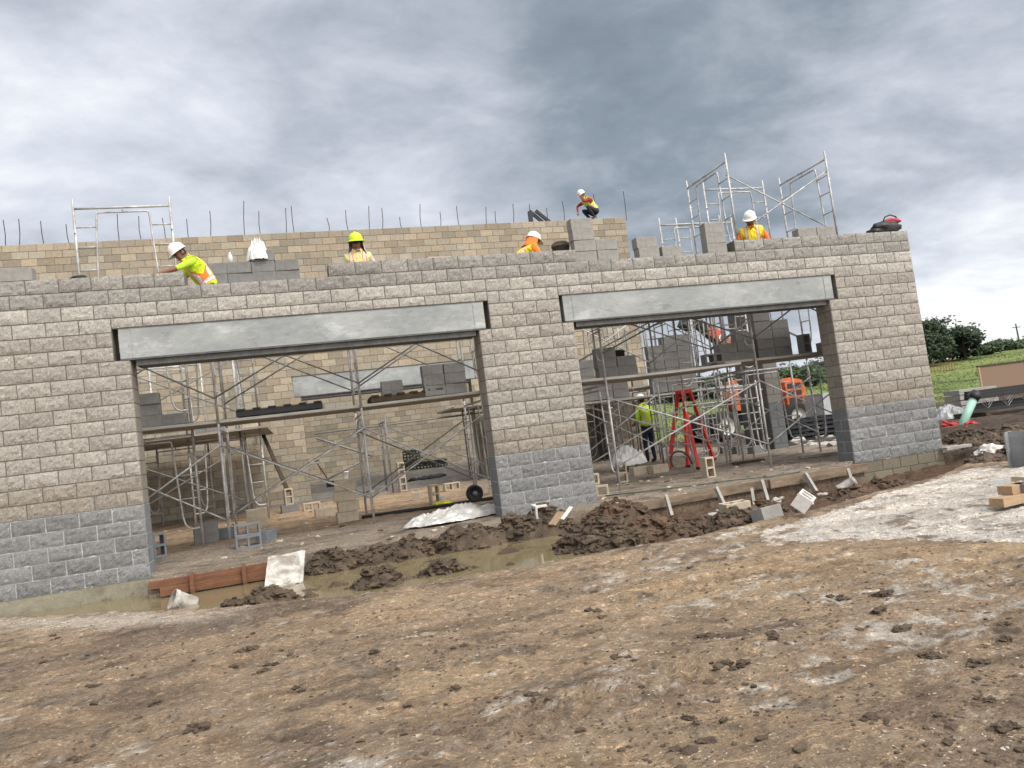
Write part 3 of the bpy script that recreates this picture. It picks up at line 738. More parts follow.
for i in range(8):
    plank(-7.6, -.2, 8.3+i*.33, 2.2, f'plank on the back scaffold row of the right opening, {["nearest the street","second in","third in","fourth in","fifth in","sixth in","seventh in","innermost"][i]}', w=.32)
for k, (x, y) in enumerate(((-4.6, 6.6), (-2.4, 6.9))):
    for j in range(2):
        frame(x, y, .13+j*2.03, 'x', f'dull scaffold frame facing the street deep in the right opening, {["left","right"][k]}, {LV[j]}', 'steel_dark')
xbrace((-5.6, 6.1, .55), (-3.5, 6.1, 1.8), (-5.6, 6.1, 1.8), (-3.5, 6.1, .55), 'dark X brace behind the lime vest worker', 'steel_dark')
xbrace((-3.09, 2.5, 2.6), (-.75, 2.5, 3.8), (-3.09, 2.5, 3.8), (-.75, 2.5, 2.6), 'X brace under the right end of the lintel', 'steel_dark')
for i in range(4):
    plank(-7.0, -3.0, 2.4+i*.3, 3.42, f'dark plank just under the left half of the right lintel, {["nearest","second","third","farthest"][i]}', w=.29)
# workers' decks hidden just behind the front wall top
for i in range(3):
    plank(-14.8, -8.2, .62+i*.25, 3.2, f'plank the bricklayers stand on over the left opening, {["nearest","middle","farthest"][i]} from the wall')
    plank(-8.1, -.3, .62+i*.25, 3.2, f'plank the bricklayers stand on over the right opening, {["nearest","middle","farthest"][i]} from the wall')
# side bracket platform high in the right opening
a = gy(800, 318, 1.2)
plank(-2.5, -.9, 3.0, 3.5, 'short plank on the bracket under the right end of the lintel', 'plank', w=.5)

# ------------------------------------------------------------------ loads on the scaffold and the wall
GS = 'blocks stacked on the scaffolding'; GW = 'blocks waiting on top of the front wall'; GFl = 'blocks lying on the floor'
stack(-14.05, 2.4, 2.22, [3, 1], 'the grey pile by the left jamb', 'cmu_grey', GS)
stack(-9.15, 2.3, 2.22, [3, 3], 'the grey pile by the middle pier', 'cmu_grey', GS)
stack(-9.9, 2.55, 2.22, [2], 'the small pile left of the middle pier', 'cmu_grey', GS)
for k, px in enumerate((203, 214)):
    p = gy(px, 416, 6.6); block((p.x, 6.6, 2.22), f'block on the inner left tower, {["left","right"][k]} of two', 'flat', .1, 'cmu_grey', GS)
for k, px in enumerate((246, 251)):
    p = gy(px, 437, 7.2); block((p.x, 7.2, 2.22), f'pale block at the right end of the inner left tower, {["lower left","right"][k]}', 'flat', .3, 'cmu', GS)
stack(-5.95, 1.6, 2.15, [3, 2], 'the dark pile at far left of right opening', 'cmu_grey', GS)
stack(-5.05, 4.9, 1.86, [5, 3, 3], 'the dark pile on the second row deck', 'cmu_grey', GS)
stack(-3.15, 5.0, 1.86, [6, 7, 7], 'the tall stepped pile in right opening', 'cmu_grey', GS)
stack(-3.25, 1.7, 2.2, [2, 3], 'the pile at the middle post, right opening', 'cmu_grey', GS)
stack(-2.35, 1.75, 2.2, [5, 4], 'the tall pile before the side pier', 'cmu_grey', GS)
stack(-1.0, 1.5, 2.2, [1, 1], 'the low pair at the right pier', 'cmu_grey', GS)
block((-3.72, 1.5, 2.2), 'hollow block with open cells left of the tall pile on the right deck', 'side', 0, 'cmu_grey', GS)
block((-1.55, 1.5, 2.2), 'hollow block standing on end on the right deck', 'end', 0, 'cmu_grey', GS)
q = MB(); p = gy(617, 369, 4.9); q.lathe([(0, 0), (.2, 0), (.25, .5), (.27, .5), (.27, .54), (.24, .54), (.18, .03)], n=24); tag(q.build('mortar_tub', M['charcoal'], None, (-4.24, 4.9, 1.86+3*.193), smooth=True), 'dark round tub on the second row deck between the block piles', 'tub')
# on top of the front wall (course 20 top = 4.064, course 21 top = 4.267)
Z20, Z21 = 20*RW, 21*RW
for (xa, n, zz, desc, yy, kd) in (
        (gy(216, 278, 2.2).x, [4, 4, 5, 4], 4.14, 'the dark pile behind the missing course', 2.2, 'cmu_grey'),
        (gy(583, 262, .3).x, [4, 2], Z20, 'the grey pile above the middle pier', .22, 'cmu_mid'),
        (gy(647, 257, .2).x, [2], Z20, 'the pile left of the low frames', .2, 'cmu_mid'),
        (gy(715, 252, .2).x, [3], Z20, 'the column left of the orange worker', .2, 'cmu_mid'),
        (gy(806, 237, .2).x, [1, 1], Z21, 'the pair right of the orange worker', .22, 'cmu_mid')):
    stack(xa, yy, zz, n, desc, kd, GW)
block((gy(668, 253, .2).x+.03, .2, Z20), 'lone lower block at the right of the two-high pile on the wall', 'flat', .05, 'cmu_mid', GW)
block((gy(18, 277, .1).x, .1, Z21), 'single rough block left on the wall top at far left', 'flat', 0, 'cmu_mid', GW)
block((gy(437, 256, .5).x, .42, Z21-.1), 'brown block lying behind the wall top right of the lime helmet worker', 'flat', .1, 'cmu', GW)
for i in range(3): plank(-13.3, -10.3, 2.06+i*.25, 4.09, f'plank under the dark block pile above the left opening, {["nearest","middle","farthest"][i]}')
# bottle on the left pile
p = gy(229, 242, .62)
q = MB(); q.lathe([(0, 0), (.04, 0), (.042, .12), (.03, .16), (.014, .18), (.014, .21), (0, .21)], n=12)
jug = tag(q.build('bottle', M['sheet'], None, (gy(229, 246, 2.2).x, 2.2, 4.14+4*.193), smooth=True), 'white plastic bottle standing on the dark grey block pile', 'bottle')
def crumple(name, c, sx, sy, h, label, cat, m='sheet', seed=1, dome=True, n=46, rz=0):
    vs = []; fs = []
    for i in range(n+1):
        for k in range(n+1):
            u = i/n*2-1; v = k/n*2-1
            rr = math.hypot(u, v); ang = math.atan2(v, u)
            lim = .78+.3*mnoise.noise(Vector((math.cos(ang)*1.3+seed, math.sin(ang)*1.3, seed)))
            s = max(abs(u), abs(v))/max(rr, 1e-6)
            x = u*s*lim; y = v*s*lim; e = min(rr*s, 1)
            ridge = 1-abs(mnoise.fractal(Vector((x*2.2+seed, y*2.2, seed)), 1, 2, 3))*2.2
            ridge2 = 1-abs(mnoise.noise(Vector((x*7+seed, y*6, seed))))*2+.5*(1-abs(mnoise.noise(Vector((x*15+seed, y*13, seed))))*2)
            fall = max(0, 1-(math.hypot(x, y)/lim)**2)
            z = h*(fall**.6*(.45+.55*ridge) if dome else .3*ridge)+h*.18*ridge2*(.3+fall)+.012
            vs.append((x*sx, y*sy, max(z, .004)))
    for i in range(n):
        for k in range(n): fs.append((i*(n+1)+k, (i+1)*(n+1)+k, (i+1)*(n+1)+k+1, i*(n+1)+k+1))
    q = MB(); q.add(vs, fs); o = q.build(name, M[m], None, c, rz, smooth=True)
    return tag(o, label, cat)
p = gy(254, 254, 2.2); crumple('plastic_bag', (p.x+.08, 2.2, 4.14+4*.193), .27, .18, .36, 'crumpled white plastic bag on the dark grey block pile', 'plastic bag', seed=4)
# mortar bucket behind the wall
p = gy(561, 250, .55); q = MB(); q.lathe([(0, 0), (.125, 0), (.16, .34), (.165, .34), (.165, .31), (.15, .3), (.11, .02)], n=24)
bk = tag(q.build('mortar_bucket', M['brown_block'], None, (p.x, .55, Z21-.12), smooth=True), 'dark brown bucket behind the wall right of the orange hood worker', 'bucket')
q = MB(); q.lathe([(.155, .30), (.16, .36), (.1, .40), (0, .41)], n=24); q.build('mortar_fill', M['clod'], bk, smooth=True)
# tool bag on the right corner
p = gy(890, 231, .2)
bag = thing('tool_bag', 'black tool bag with red top on the right corner of the wall', 'bag', (p.x-.05, .2, Z21))
q = MB(); q.lump((0, 0, .13), .2, (1.6, .75, .75), 3, .22, 1.6, 0, 3); q.box((-.3, 0, .05), (.25, .2, .1)); q.build('body', M['black'], bag, smooth=True)
q = MB(); q.lump((.1, -.04, .24), .13, (1.5, .6, .45), 3, .2, 1.6, 0, 5); q.build('flap', M['bagred'], bag, smooth=True)
q = MB(); q.tube([(-.15, -.05, .2), (-.08, -.06, .32), (.05, -.06, .36), (.18, -.06, .32), (.25, -.05, .2)], .014, 6); q.build('handle', M['black'], bag, smooth=True)
p = gy(80, 273, .2); q = MB(); q.lump((0, 0, .03), .075, (1.6, .7, .5), 2, .4, 2, 0, 8); q.tube([(-.28, 0, .01), (.1, 0, .03)], .012, 6)
tag(q.build('glove', M['charcoal'], None, (p.x, .15, Z21), smooth=True), 'dark rag or glove on the wall top under the lone left frame', 'glove')
# jack arm on the tall rear wall
p = gy(531, 221, RY+.2)
arm = thing('steel_clamp', 'black angled steel arm standing on the tall rear wall', 'clamp', (p.x, RY+.2, RZ0+39*RW))
q = MB(); q.box((0, 0, .2), (.13, .1, .4)); q.build('post', M['black'], arm)
for k in range(2):
    q = MB(); q.bar((-.02+.2*k, -.06*k, .42-.02*k), (.42+.2*k, -.06*k, .0), .07, .1); q.build('arm', M['black'], arm)

# black mud boards on the left deck
def tray(name, x, y, z, L, W, label, m='black'):
    t = thing(name, label, 'pallet', (x, y, z))
    for s in (-1, 0, 1):
        q = MB(); q.box((0, s*W*.42, .05), (L, .09, .1)); q.build('runner', M[m], t)
    for k in range(6):
        q = MB(); q.box((-L/2+.08+k*(L-.16)/5, 0, .115), (.13, W, .025)); q.build('slat', M['charcoal' if m == 'black' else m], t)
p = gy(280, 406, 2.5); tray('black_pallet', p.x, 2.5, 2.22, 1.45, .8, 'black plastic pallet on the left deck in front of the rear lintel')
p = gy(405, 394, 2.6); tray('wooden_pallet', p.x, 2.6, 2.22, 1.35, .8, 'dirty brown pallet on the left deck beside the block pile', 'bark')

# ------------------------------------------------------------------ floor items in the left opening
def fb(px, py, label, orient='flat', yaw=0., kind='cmu', dz=0.0, dx=0, dy=0):
    p = gf(px, py); p.z -= .01; block(p+Vector((dx, dy, dz)), label, orient, yaw, kind, GFl); return p
fb(159, 557, 'blue grey block standing at the foot of the left jamb', 'end', .5, 'cmu_blue')
p = fb(207, 543, 'lower dark block beside the first scaffold leg', 'flat', .2, 'cmu_grey'); block(p+Vector((0, 0, .183)), 'upper dark block beside the first scaffold leg', 'flat', .25, 'cmu_grey', GFl)
fb(224, 538, 'grey block lying behind the first scaffold leg', 'flat', -.2, 'cmu_blue')
p = fb(249, 547, 'blue grey block showing both open cells, right of the first scaffold leg', 'side', .1, 'cmu_blue'); block(p+Vector((0, .0, .194)), 'upper blue grey hollow block right of the first scaffold leg', 'side', .12, 'cmu_blue', GFl)
fb(267, 541, 'small blue grey block against the hollow pair', 'flat', 1.2, 'cmu_blue')
p = fb(258, 527, 'lower tan block of the low pair behind the hollow blocks', 'flat', .1); block(p+Vector((0, 0, .19)), 'upper tan block of the low pair behind the hollow blocks', 'flat', .15, 'cmu', GFl)
p = fb(290, 512, 'dark block under the upright tan one at the foot of the leaning prop', 'flat', .2, 'cmu_grey'); block(p+Vector((0, 0, .183)), 'tan block standing upright at the foot of the leaning prop', 'end', .2, 'cmu', GFl)
fb(312, 510, 'pale block with its cells open like a bench near the rear wall', 'side', .1)
fb(325, 516, 'tan block lying flat left of the four-high stack', 'flat', .12)
p = gf(348, 521)
for j in range(4): block(p+Vector(((.0, .035, -.015, .02)[j], .01*j, j*.1945-.01)), f'{["bottom","second","third","top"][j]} block of the four-high tan stack in the left opening', 'flat', .12-.05*j, 'cmu', GFl)
fb(418, 500, 'tan block turned end-on left of the upright hollow block', 'flat', 1.2)
fb(435, 503, 'tan hollow block standing upright on the sand, two cells facing the street', 'end', .15)
fb(452, 490, 'tan block with open cells behind the upright hollow block', 'side', .1)
p = fb(403, 491, 'lower tan hollow block of the small far stack', 'end', .2); block(p+Vector((0, 0, .4)), 'upper tan hollow block of the small far stack', 'end', .15, 'cmu', GFl)
fb(478, 494, 'tan block behind the black drum lid', 'flat', .2)
# leaning prop
a = gf(290, 512)+Vector((.0, .22, .5)); b = gy(257, 421, RY-.05)
q = MB(); q.bar(a, b, .09, .05); tag(q.build('leaning_prop', M['bark']), 'dark timber prop leaning from a block to the rear wall', 'prop')
for k, (pa, pb_) in enumerate((((316, 438), (372, 456)), ((372, 456), (326, 480)))):
    a = gy(*pa, 9.5); b = gy(*pb_, 9.5); q = MB(); q.tube([a, b], .028, 6)
    tag(q.build('diagonal_brace', M['steel_dark'], None, smooth=True), f'{["falling","rising"][k]} dark diagonal brace left of the rear opening', 'brace')
# shovel
a = gf(331, 490); b = a+Vector((-.35, .1, .95))
sh = thing('shovel', 'shovel with dark blade stuck in rubble behind the tan stack', 'shovel', a)
q = MB(); q.tube([(0, 0, .25), b-a], .022, 6); q.build('shaft', M['form'], sh)
q = MB(); q.tube([b-a+Vector((-.08, 0, .08)), b-a+Vector((.06, 0, .1))], .02, 6); q.build('handle', M['black'], sh)
q = MB(); q.prism([(-.13, .3), (.13, .3), (.13, .1), (0, -.02), (-.13, .1)], -.012, .012); q.build('blade', M['black'], sh)
# bucket, drum lid, glove, dark crates
def bucket(px, py, label, m, r=.15, h=.36, tilt=None, floorp=None):
    p = floorp or gf(px, py); t = thing('bucket', label, 'bucket', p)
    q = MB(); q.lathe([(0, 0), (r*.82, 0), (r*.84, .02), (r*.95, h-.06), (r*1.05, h-.05), (r*1.05, h), (r*.94, h), (r*.8, .03), (0, .03)], n=24); q.build('body', M[m], t, smooth=True)
    q = MB(); q.tube([(r*math.cos(w), -r*.3*math.sin(w)-.02, h-.05-r*.9*math.sin(w)) for w in np.linspace(0, PI, 9)], .005, 5); q.build('handle', M['steel'], t)
    if tilt: t.rotation_euler = tilt
    return t
bucket(346, 480, 'white bucket beside the four-high tan stack', 'helmet_white', .17, .34)
p = gf(476, 502)
lid = thing('drum_cover', 'round black drum lid standing on its edge near the middle pier', 'drum cover', p)
q = MB(); rx = Matrix.Rotation(PI/2, 3, 'X'); q.lathe([(0, 0), (.11, 0), (.125, .03), (.15, .04), (.17, .0), (.17, -.05), (0, -.05)], (0, 0, .17), rx, 28); q.build('disc', M['black'], lid, smooth=True)
q = MB(); q.lathe([(.05, .012), (.05, .02), (0, .022)], (0, 0, .17), rx, 20); q.build('hub', M['steel_dark'], lid, smooth=True)
p = gf(443, 506); q = MB(); q.lump((0, 0, .04), .1, (1.9, .9, .5), 3, .4, 2, 0, 2)
tag(q.build('yellow_rag', M['yellow_rag'], None, p, smooth=True), 'bright yellow rag on the sand of the left opening', 'rag')
p = gf(420, 474)
for k, (dx, dy, dz, w, h, rz) in enumerate(((-.3, 0, 0, .55, .5, .1), (.28, -.1, 0, .5, .46, -.1), (.78, -.1, 0, .5, .45, .05), (-.25, 0, .52, .5, .42, .2))):
    t = thing('plastic_crate', f'dark green plastic crate in the far pile, {["lower left","lower middle","lower right","upper left"][k]} one', 'crate', p+Vector((dx, dy, dz)), rz, 'dark crates by the rear opening')
    q = MB()
    q.box((0, 0, .02), (w, w*.8, .03))
    for s in (-1, 1):
        for i in range(4):
            q.box((0, s*w*.4, .06+i*h*.27), (w, .025, h*.14)); q.box((s*w*.5, 0, .06+i*h*.27), (.025, w*.8, h*.14))
        for i in range(5): q.box((-w/2+i*w/4, s*w*.4, h/2), (.04, .035, h))
    q.build('shell', M['greenblack'], t)
    q = MB()
    for i in range(4): q.lump((-w*.3+i*w*.2, 0, h*.9), .12, (1, 1, .6), 1, .5, 2, 0, i+k*7)
    q.build('contents', M['greenblack'], t)
q = MB(); p = gf(388, 478); 
for i in range(9): q.lump((random.uniform(-.4, .6), random.uniform(-.2, .2), .05), random.uniform(.07, .16), (1.3, 1, .6), 2, .5, 2, 0, i)
tag(q.build('tarp_heap', M['charcoal'], None, gf(425, 480), smooth=True), 'low black tarp heap in front of the dark crates', 'tarp')
q = MB(); a = gf(362, 519); b = gf(498, 499); q.tube([a+(b-a)*t+Vector((0, .04*math.sin(t*9), .03)) for t in np.linspace(0, 1, 14)], .032, 8)
tag(q.build('dark_pipe', M['charcoal'], None, smooth=True), 'long dark pipe lying across the floor of the left opening', 'pipe')
# rubble scattered on the floor
q = MB()
rs = random.Random(5)
for i in range(700):
    px = rs.uniform(150, 500) if i % 2 else rs.uniform(598, 850); py = rs.uniform(475, 560) if i % 2 else rs.uniform(455, 505)
    p = gf(px, py)
    if not (-.4 < p.y < 10.5 and p.x < 0): continue
    if XM0*B-.15 < p.x < XM1*B+.15 and p.y < .6: continue
    r = .008+.04*rs.random()**3; q.lump((p.x, p.y, HZ(p.x, p.y)+r*.2), r, (1.4, 1, .6), 1, .4, 2, rs.choice((0, 0, 1, 2)), i)
tag(q.build('floor_rubble', [M['cmu'], M['cmu_mid'], M['clod']]), 'scattered mortar crumbs and chips on the floor inside', 'rubble', kind='stuff')

crumple('plastic_sheet', gf(457, 520)+Vector((0, -.02, .0)), 1.15, .42, .2, 'crumpled clear white plastic sheet left of the middle pier', 'plastic sheet', 'clear_sheet', seed=2.3, rz=.25, n=70)
crumple('white_tarp', gf(634, 470)+Vector((0, .2, .1)), .62, .4, .42, 'white tarp heaped over blocks left of the red ladder', 'tarp', seed=7.7)
# right opening floor blocks
p = fb(598, 496, 'lower hollow block at the foot of the middle pier, right opening', 'side', -.4); block(p+Vector((-.05, .25, .2)), 'upper hollow block at the foot of the middle pier, right opening', 'side', -.3, 'cmu', GFl)
fb(623, 482, 'hollow block standing upright left of the white tarp', 'end', -.25)
fb(640, 475, 'tan block lying under the edge of the white tarp', 'flat', .1)
fb(659, 473, 'tan block at the boots of the lime vest worker', 'flat', .15)
fb(709, 478, 'pale hollow block standing upright beside the red ladder foot', 'end', .1, 'cmu')
for k, (px, py) in enumerate(((727, 452), (741, 452), (757, 452))):
    fb(px, py+1, f'dark block on the floor left of the side pier, {["left","middle","right"][k]} of three', 'flat', .1, 'cmu_grey')
# hoses and sticks on the right floor
q = MB(); q.tube([gf(px, py)+Vector((0, 0, .02)) for px, py in ((605, 497), (640, 493), (690, 487), (735, 481), (770, 478), (800, 473))], .009, 6)
tag(q.build('green_hose', M['green_hose'], None, smooth=True), 'thin green hose along the floor edge of the right opening', 'hose')
q = MB(); a, b = gf(733, 465), gf(764, 461); q.bar(a+Vector((0, 0, .03)), b+Vector((0, 0, .03)), .1, .05)
tag(q.build('dark_board', M['bark']), 'short dark board on the floor in front of the side pier', 'board')
q = MB(); a, b = gf(800, 459), gf(838, 454); q.bar(a+Vector((0, 0, .03)), b+Vector((0, 0, .03)), .12, .05)
tag(q.build('pale_board', M['plank']), 'grey board on the floor beside the right pier', 'board')

# red stepladder
def ladder():
    f1, f2 = Vector((-3.80, 3.95, .1)), Vector((-3.62, 3.15, .1))     # front feet
    r1, r2 = Vector((-2.95, 4.35, .1)), Vector((-2.62, 3.55, .1))
    f1 = gf(669, 469); f2 = gf(699, 469)
    r1 = gf(688, 467); r2 = gf(714, 460)
    t = thing('stepladder', 'red fibreglass stepladder standing open in the right opening', 'ladder', f1)
    O = f1
    tops = [gy(678, 393, (f1.y+r1.y)/2), gy(682, 393, (f1.y+r1.y)/2-.25), gy(684, 393, (f1.y+r1.y)/2+.05), gy(690, 393, (f1.y+r1.y)/2-.2)]
    zt = 1.78
    tops = [Vector((q.x, q.y, zt)) for q in tops]
    rails = ((f1, tops[0]), (f2, tops[1]), (r1, tops[2]), (r2, tops[3]))
    for a, b in rails:
        q = MB(); q.bar(a-O, b-O, .055, .085); q.build('rail', M['ladder_red'], t)
        q = MB(); q.box(a-O+Vector((0, 0, .02)), (.08, .1, .05)); q.build('foot', M['black'], t)
    for k in range(1, 6):
        s = k/6.3; q = MB(); q.bar(f1.lerp(tops[0], s)-O, f2.lerp(tops[1], s)-O, .07, .025); q.build('step', M['steel'], t)
    for k in (1, 3, 5):
        s = k/6.3; q = MB(); q.bar(r1.lerp(tops[2], s)-O, r2.lerp(tops[3], s)-O, .04, .02); q.build('rear_brace', M['steel'], t)
    c = sum(tops, Vector())/4-O; q = MB(); q.box(c, (.36, .3, .07), Matrix.Rotation(-.5, 3, 'Z')); q.build('top_cap', M['ladder_red'], t)
ladder()
# coil of hose by the ladder
p = gf(683, 474); q = MB(); q.tube([(.22*math.cos(w), .1*math.sin(w), .24+.22*math.sin(w)) for w in np.linspace(-.3, PI+.3, 16)], .022, 7)
tag(q.build('bent_hose', M['bark'], None, p, smooth=True), 'bent brown hose arching over the floor at the ladder', 'hose')

# ------------------------------------------------------------------ form boards, trench and rubbish
def board(name, a, b, w, h, label, m, cat='board', group=None):
    c = (Vector(a)+Vector(b))/2; q = MB(); q.bar(Vector(a)-c, Vector(b)-c, w, h)
    return tag(q.build(name, M[m], None, c), label, cat, group)
board('form_board', (-13.74, -.60, -.03), (-12.25, -.60, -.03), .045, .10, 'red brown form board along the slab edge at the left pond, upper', 'form')
board('form_board', (-13.60, -.66, -.13), (-12.10, -.66, -.13), .045, .11, 'red brown form board along the slab edge at the left pond, lower', 'form')
for k, x in enumerate((-13.2, -12.55)):
    board('wooden_stake', (x, -.72, -.4), (x, -.70, .06), .05, .09, f'stake holding the left form boards, {["left","right"][k]} one', 'form', 'stake', 'form stakes')
board('form_board', (-7.1, -.6, -.06), (-4.3, -.6, -.02), .045, .14, 'long muddy form board in front of the right opening, left length', 'form_pale')
board('form_board', (-4.3, -.64, -.03), (-2.3, -.60, -.02), .045, .15, 'long muddy form board in front of the right opening, right length', 'form_pale')
for k, (px, py, tx, ty) in enumerate(((620, 514, 617, 504), (671, 509, 666, 496), (724, 500, 716, 488), (755, 508, 752, 489), (767, 494, 762, 481), (815, 485, 805, 474), (853, 481, 848, 470))):
    a = gy(px, py, -.95); b = gy(tx, ty, -.72); a.z -= .12
    board('wooden_stake', a, b, .045, .09, f'pale wooden stake leaning on the right form boards, {["first","second","third","fourth","fifth","sixth","seventh"][k]} from the left', 'timber_white', 'stake', 'form stakes')
# panel used as a ramp over the left pond
a = gz(284, 549, .06); 
pa, pb, pc, pd = gz(268, 557, .13), gz(305, 550, .13), gz(303, 581, -.19), gz(264, 590, -.19)
q = MB(); c = (pa+pb+pc+pd)/4; n = 10; vs = []; fs = []
for i in range(n+1):
    for k in range(n+1):
        u, v = i/n, k/n; P_ = (pa*(1-u)+pb*u)*(1-v)+(pd*(1-u)+pc*u)*v-c
        vs.append(P_+Vector((0, 0, .01*mnoise.noise(Vector((u*4, v*4, 0))))))
m0 = len(vs); vs += [v-Vector((0, 0, .025)) for v in vs]
for i in range(n):
    for k in range(n):
        f = (i*(n+1)+k, i*(n+1)+k+1, (i+1)*(n+1)+k+1, (i+1)*(n+1)+k); fs += [f[::-1], tuple(j+m0 for j in f)]
bd = [k for k in range(n+1)]+[i*(n+1)+n for i in range(1, n+1)]+[n*(n+1)+k for k in range(n-1, -1, -1)]+[i*(n+1) for i in range(n-1, 0, -1)]
for j in range(len(bd)): fs.append((bd[j], bd[(j+1) % len(bd)], bd[(j+1) % len(bd)]+m0, bd[j]+m0))
q.add(vs, fs); tag(q.build('white_sheet_ramp', M['boardwhite'], None, c), 'muddy white panel laid as a ramp over the left pond', 'panel')
# half sunk bucket
p = gz(203, 602, WZ); bucket(0, 0, 'dirty white bucket lying half sunk in the left pond', 'boardwhite', .12, .28, (R_(62), R_(10), R_(-75)), Vector((p.x-.1, p.y+.05, WZ-.03)))
p = gz(838, 490, -.2); bucket(0, 0, 'dirty white bucket lying on the soil before the right pier', 'boardwhite', .12, .30, (R_(70), R_(10), R_(60)), Vector((p.x, p.y, HZ(p.x, p.y)+.08)))

def heap(px, py, rx, ry, h, label, m='mud', rz=0, nl=120, seed=1, z=-.2):
    """spoil heap: displaced dome covered in clods, one mesh"""
    c = gz(px, py, z); lim_ = -.6-ry*.42
    if c.y > lim_ and c.x < .3: c.y = lim_; c.x = gy(px, py, lim_).x
    g0 = max(HZ(c.x, c.y), -.34)
    if c.x < -8.7: g0 = min(g0, -.27)
    rr = random.Random(seed); q = MB(); n = 64
    vs = []; fs = []
    def hh(u, v):
        ang = math.atan2(v, u); lim = .8+.28*mnoise.noise(Vector((math.cos(ang)*1.5+seed, math.sin(ang)*1.5, seed)))
        d = math.hypot(u, v)/lim
        k = max(0, 1-d*d)
        return h*(k**.7)*(.8+.4*mnoise.fractal(Vector((u*2.4+seed, v*2.4, seed)), 1, 2, 3))+.05*k*mnoise.fractal(Vector((u*rx*9+seed, v*ry*9, seed*2)), .8, 2, 4)-.05*(1-k)-(.3 if d > 1 else 0)
    for i in range(n+1):
        for k in range(n+1):
            u, v = i/n*2-1, k/n*2-1; vs.append((u*rx, v*ry, hh(u, v)))
    A = np.array(vs); cr_, sr_ = math.cos(rz), math.sin(rz)
    gz_ = terrain_height(c.x+A[:, 0]*cr_-A[:, 1]*sr_, c.y+A[:, 0]*sr_+A[:, 1]*cr_)-g0
    A[:, 2] += np.clip(gz_, -.3, .1 if c.x > -8.7 else .0); vs = [tuple(r_) for r_ in A]; GZ = gz_.reshape(n+1, n+1)
    for i in range(n):
        for k in range(n): fs.append((i*(n+1)+k, (i+1)*(n+1)+k, (i+1)*(n+1)+k+1, i*(n+1)+k+1))
    q.add(vs, fs)
    for i in range(int(nl*2.6)):
        a = rr.uniform(0, 2*PI); d = math.sqrt(rr.random())*.9; u, v = d*math.cos(a), d*math.sin(a)
        r = rr.choice((.012, .016, .02, .026, .035, .06))*rr.uniform(.7, 1.4)
        zz = hh(u, v)
        if zz < -.12: continue
        zz += max(-.3, min(.1 if c.x > -8.7 else .0, GZ[int((u+1)/2*n), int((v+1)/2*n)]))
        q.lump((u*rx, v*ry, zz+r*.15), r, (rr.uniform(.8, 1.5), rr.uniform(.8, 1.3), rr.uniform(.5, .9)), 2 if r > .03 else 1, .5, 1.8, 0, i+seed*31)
    o = q.build('mud_heap', M[m], None, (c.x, c.y, g0), rz)
    return tag(o, label, 'mud heap', 'spoil heaps along the trench')
heap(262, 598, .65, .4, .3, 'dark mud heap at the foot of the white ramp panel', seed=1, z=-.15)
heap(335, 562, .75, .38, .38, 'dark mud heap right of the white ramp panel against the slab', seed=2)
heap(400, 548, 1.0, .36, .38, 'long dark mud heap against the slab between the two ponds', seed=3)
heap(380, 583, .55, .42, .3, 'low mud spit poking into the pond from the front', seed=4, rz=.3)
heap(440, 573, .55, .26, .22, 'small mud island at the middle of the pond', seed=11)
heap(470, 534, 1.1, .4, .44, 'dark mud heap below the plastic sheet at the middle pier', seed=5)
heap(540, 526, .85, .42, .46, 'mud heap at the foot of the middle pier', seed=6)
heap(602, 545, .9, .65, .34, 'big dark clumpy mud heap at the right end of the pond', seed=7, nl=260)
heap(660, 534, 1.1, .6, .28, 'reddish mud heap before the right form boards', 'mud_red', seed=8, nl=160)
heap(725, 524, .7, .4, .24, 'dark mud heap by the edge of the white gravel', seed=9)
heap(615, 521, .8, .45, .36, 'red brown mud heap under the left end of the form boards', 'mud_red', seed=10)
heap(760, 512, 1.0, .4, .16, 'low reddish mud bank between form boards and white gravel', 'mud_red', seed=12)
heap(880, 486, 1.4, .5, .16, 'red brown soil bank under the right pier', 'mud_red', seed=13, nl=60)
heap(992, 432, 1.5, .8, .2, 'dark lumpy mud mound behind the grey steel section', seed=14, z=.15)
heap(966, 436, .8, .5, .2, 'small dark mud mound below the green pipe', seed=15, z=.1)
heap(1015, 444, 1.2, .8, .22, 'dark mud mound at the right edge behind the white rock', seed=16, z=.05)
# pale debris in the trench
def deb(px, py, label, orient, yaw, tilt, kind='cmu_white', z=-.1, dz=.05):
    p = gz(px, py, z); block((p.x, p.y, HZ(p.x, p.y)+dz), label, orient, yaw, kind, 'discarded blocks in the trench', tilt)
deb(541, 527, 'dirty white hollow block half buried in mud at the middle pier', 'end', .1, .1, dz=.1)
deb(800, 512, 'white block tipped on its edge in the trench', 'flat', .8, .7, dz=.1)
deb(768, 513, 'grey block lying tilted left of the tipped white block', 'flat', .3, -.2, 'cmu_mid', dz=-.02)
deb(735, 510, 'grey brown block lying level in the trench', 'flat', .05, .05, 'cmu', dz=.06)
q = MB(); rs = random.Random(9)
for i in range(70):
    px = rs.uniform(600, 850); py = 545-(px-600)*.17+rs.uniform(-22, 10)-12
    p = gz(px, py, -.2); r = rs.uniform(.025, .08)
    if p.y > -.75: continue
    q.lump((p.x, p.y, HZ(p.x, p.y)+r*.4), r, (1.4, 1.1, .7), 2, .45, 1.6, 0, i)
tag(q.build('rubble_pieces', M['rubble']), 'pale broken block rubble strewn along the trench', 'rubble', kind='stuff')
for k, (px, py, L, rz) in enumerate(((705, 521, .5, .1), (880, 500, .6, .2), (960, 500, .9, .1))):
    p = gz(px, py, -.15)
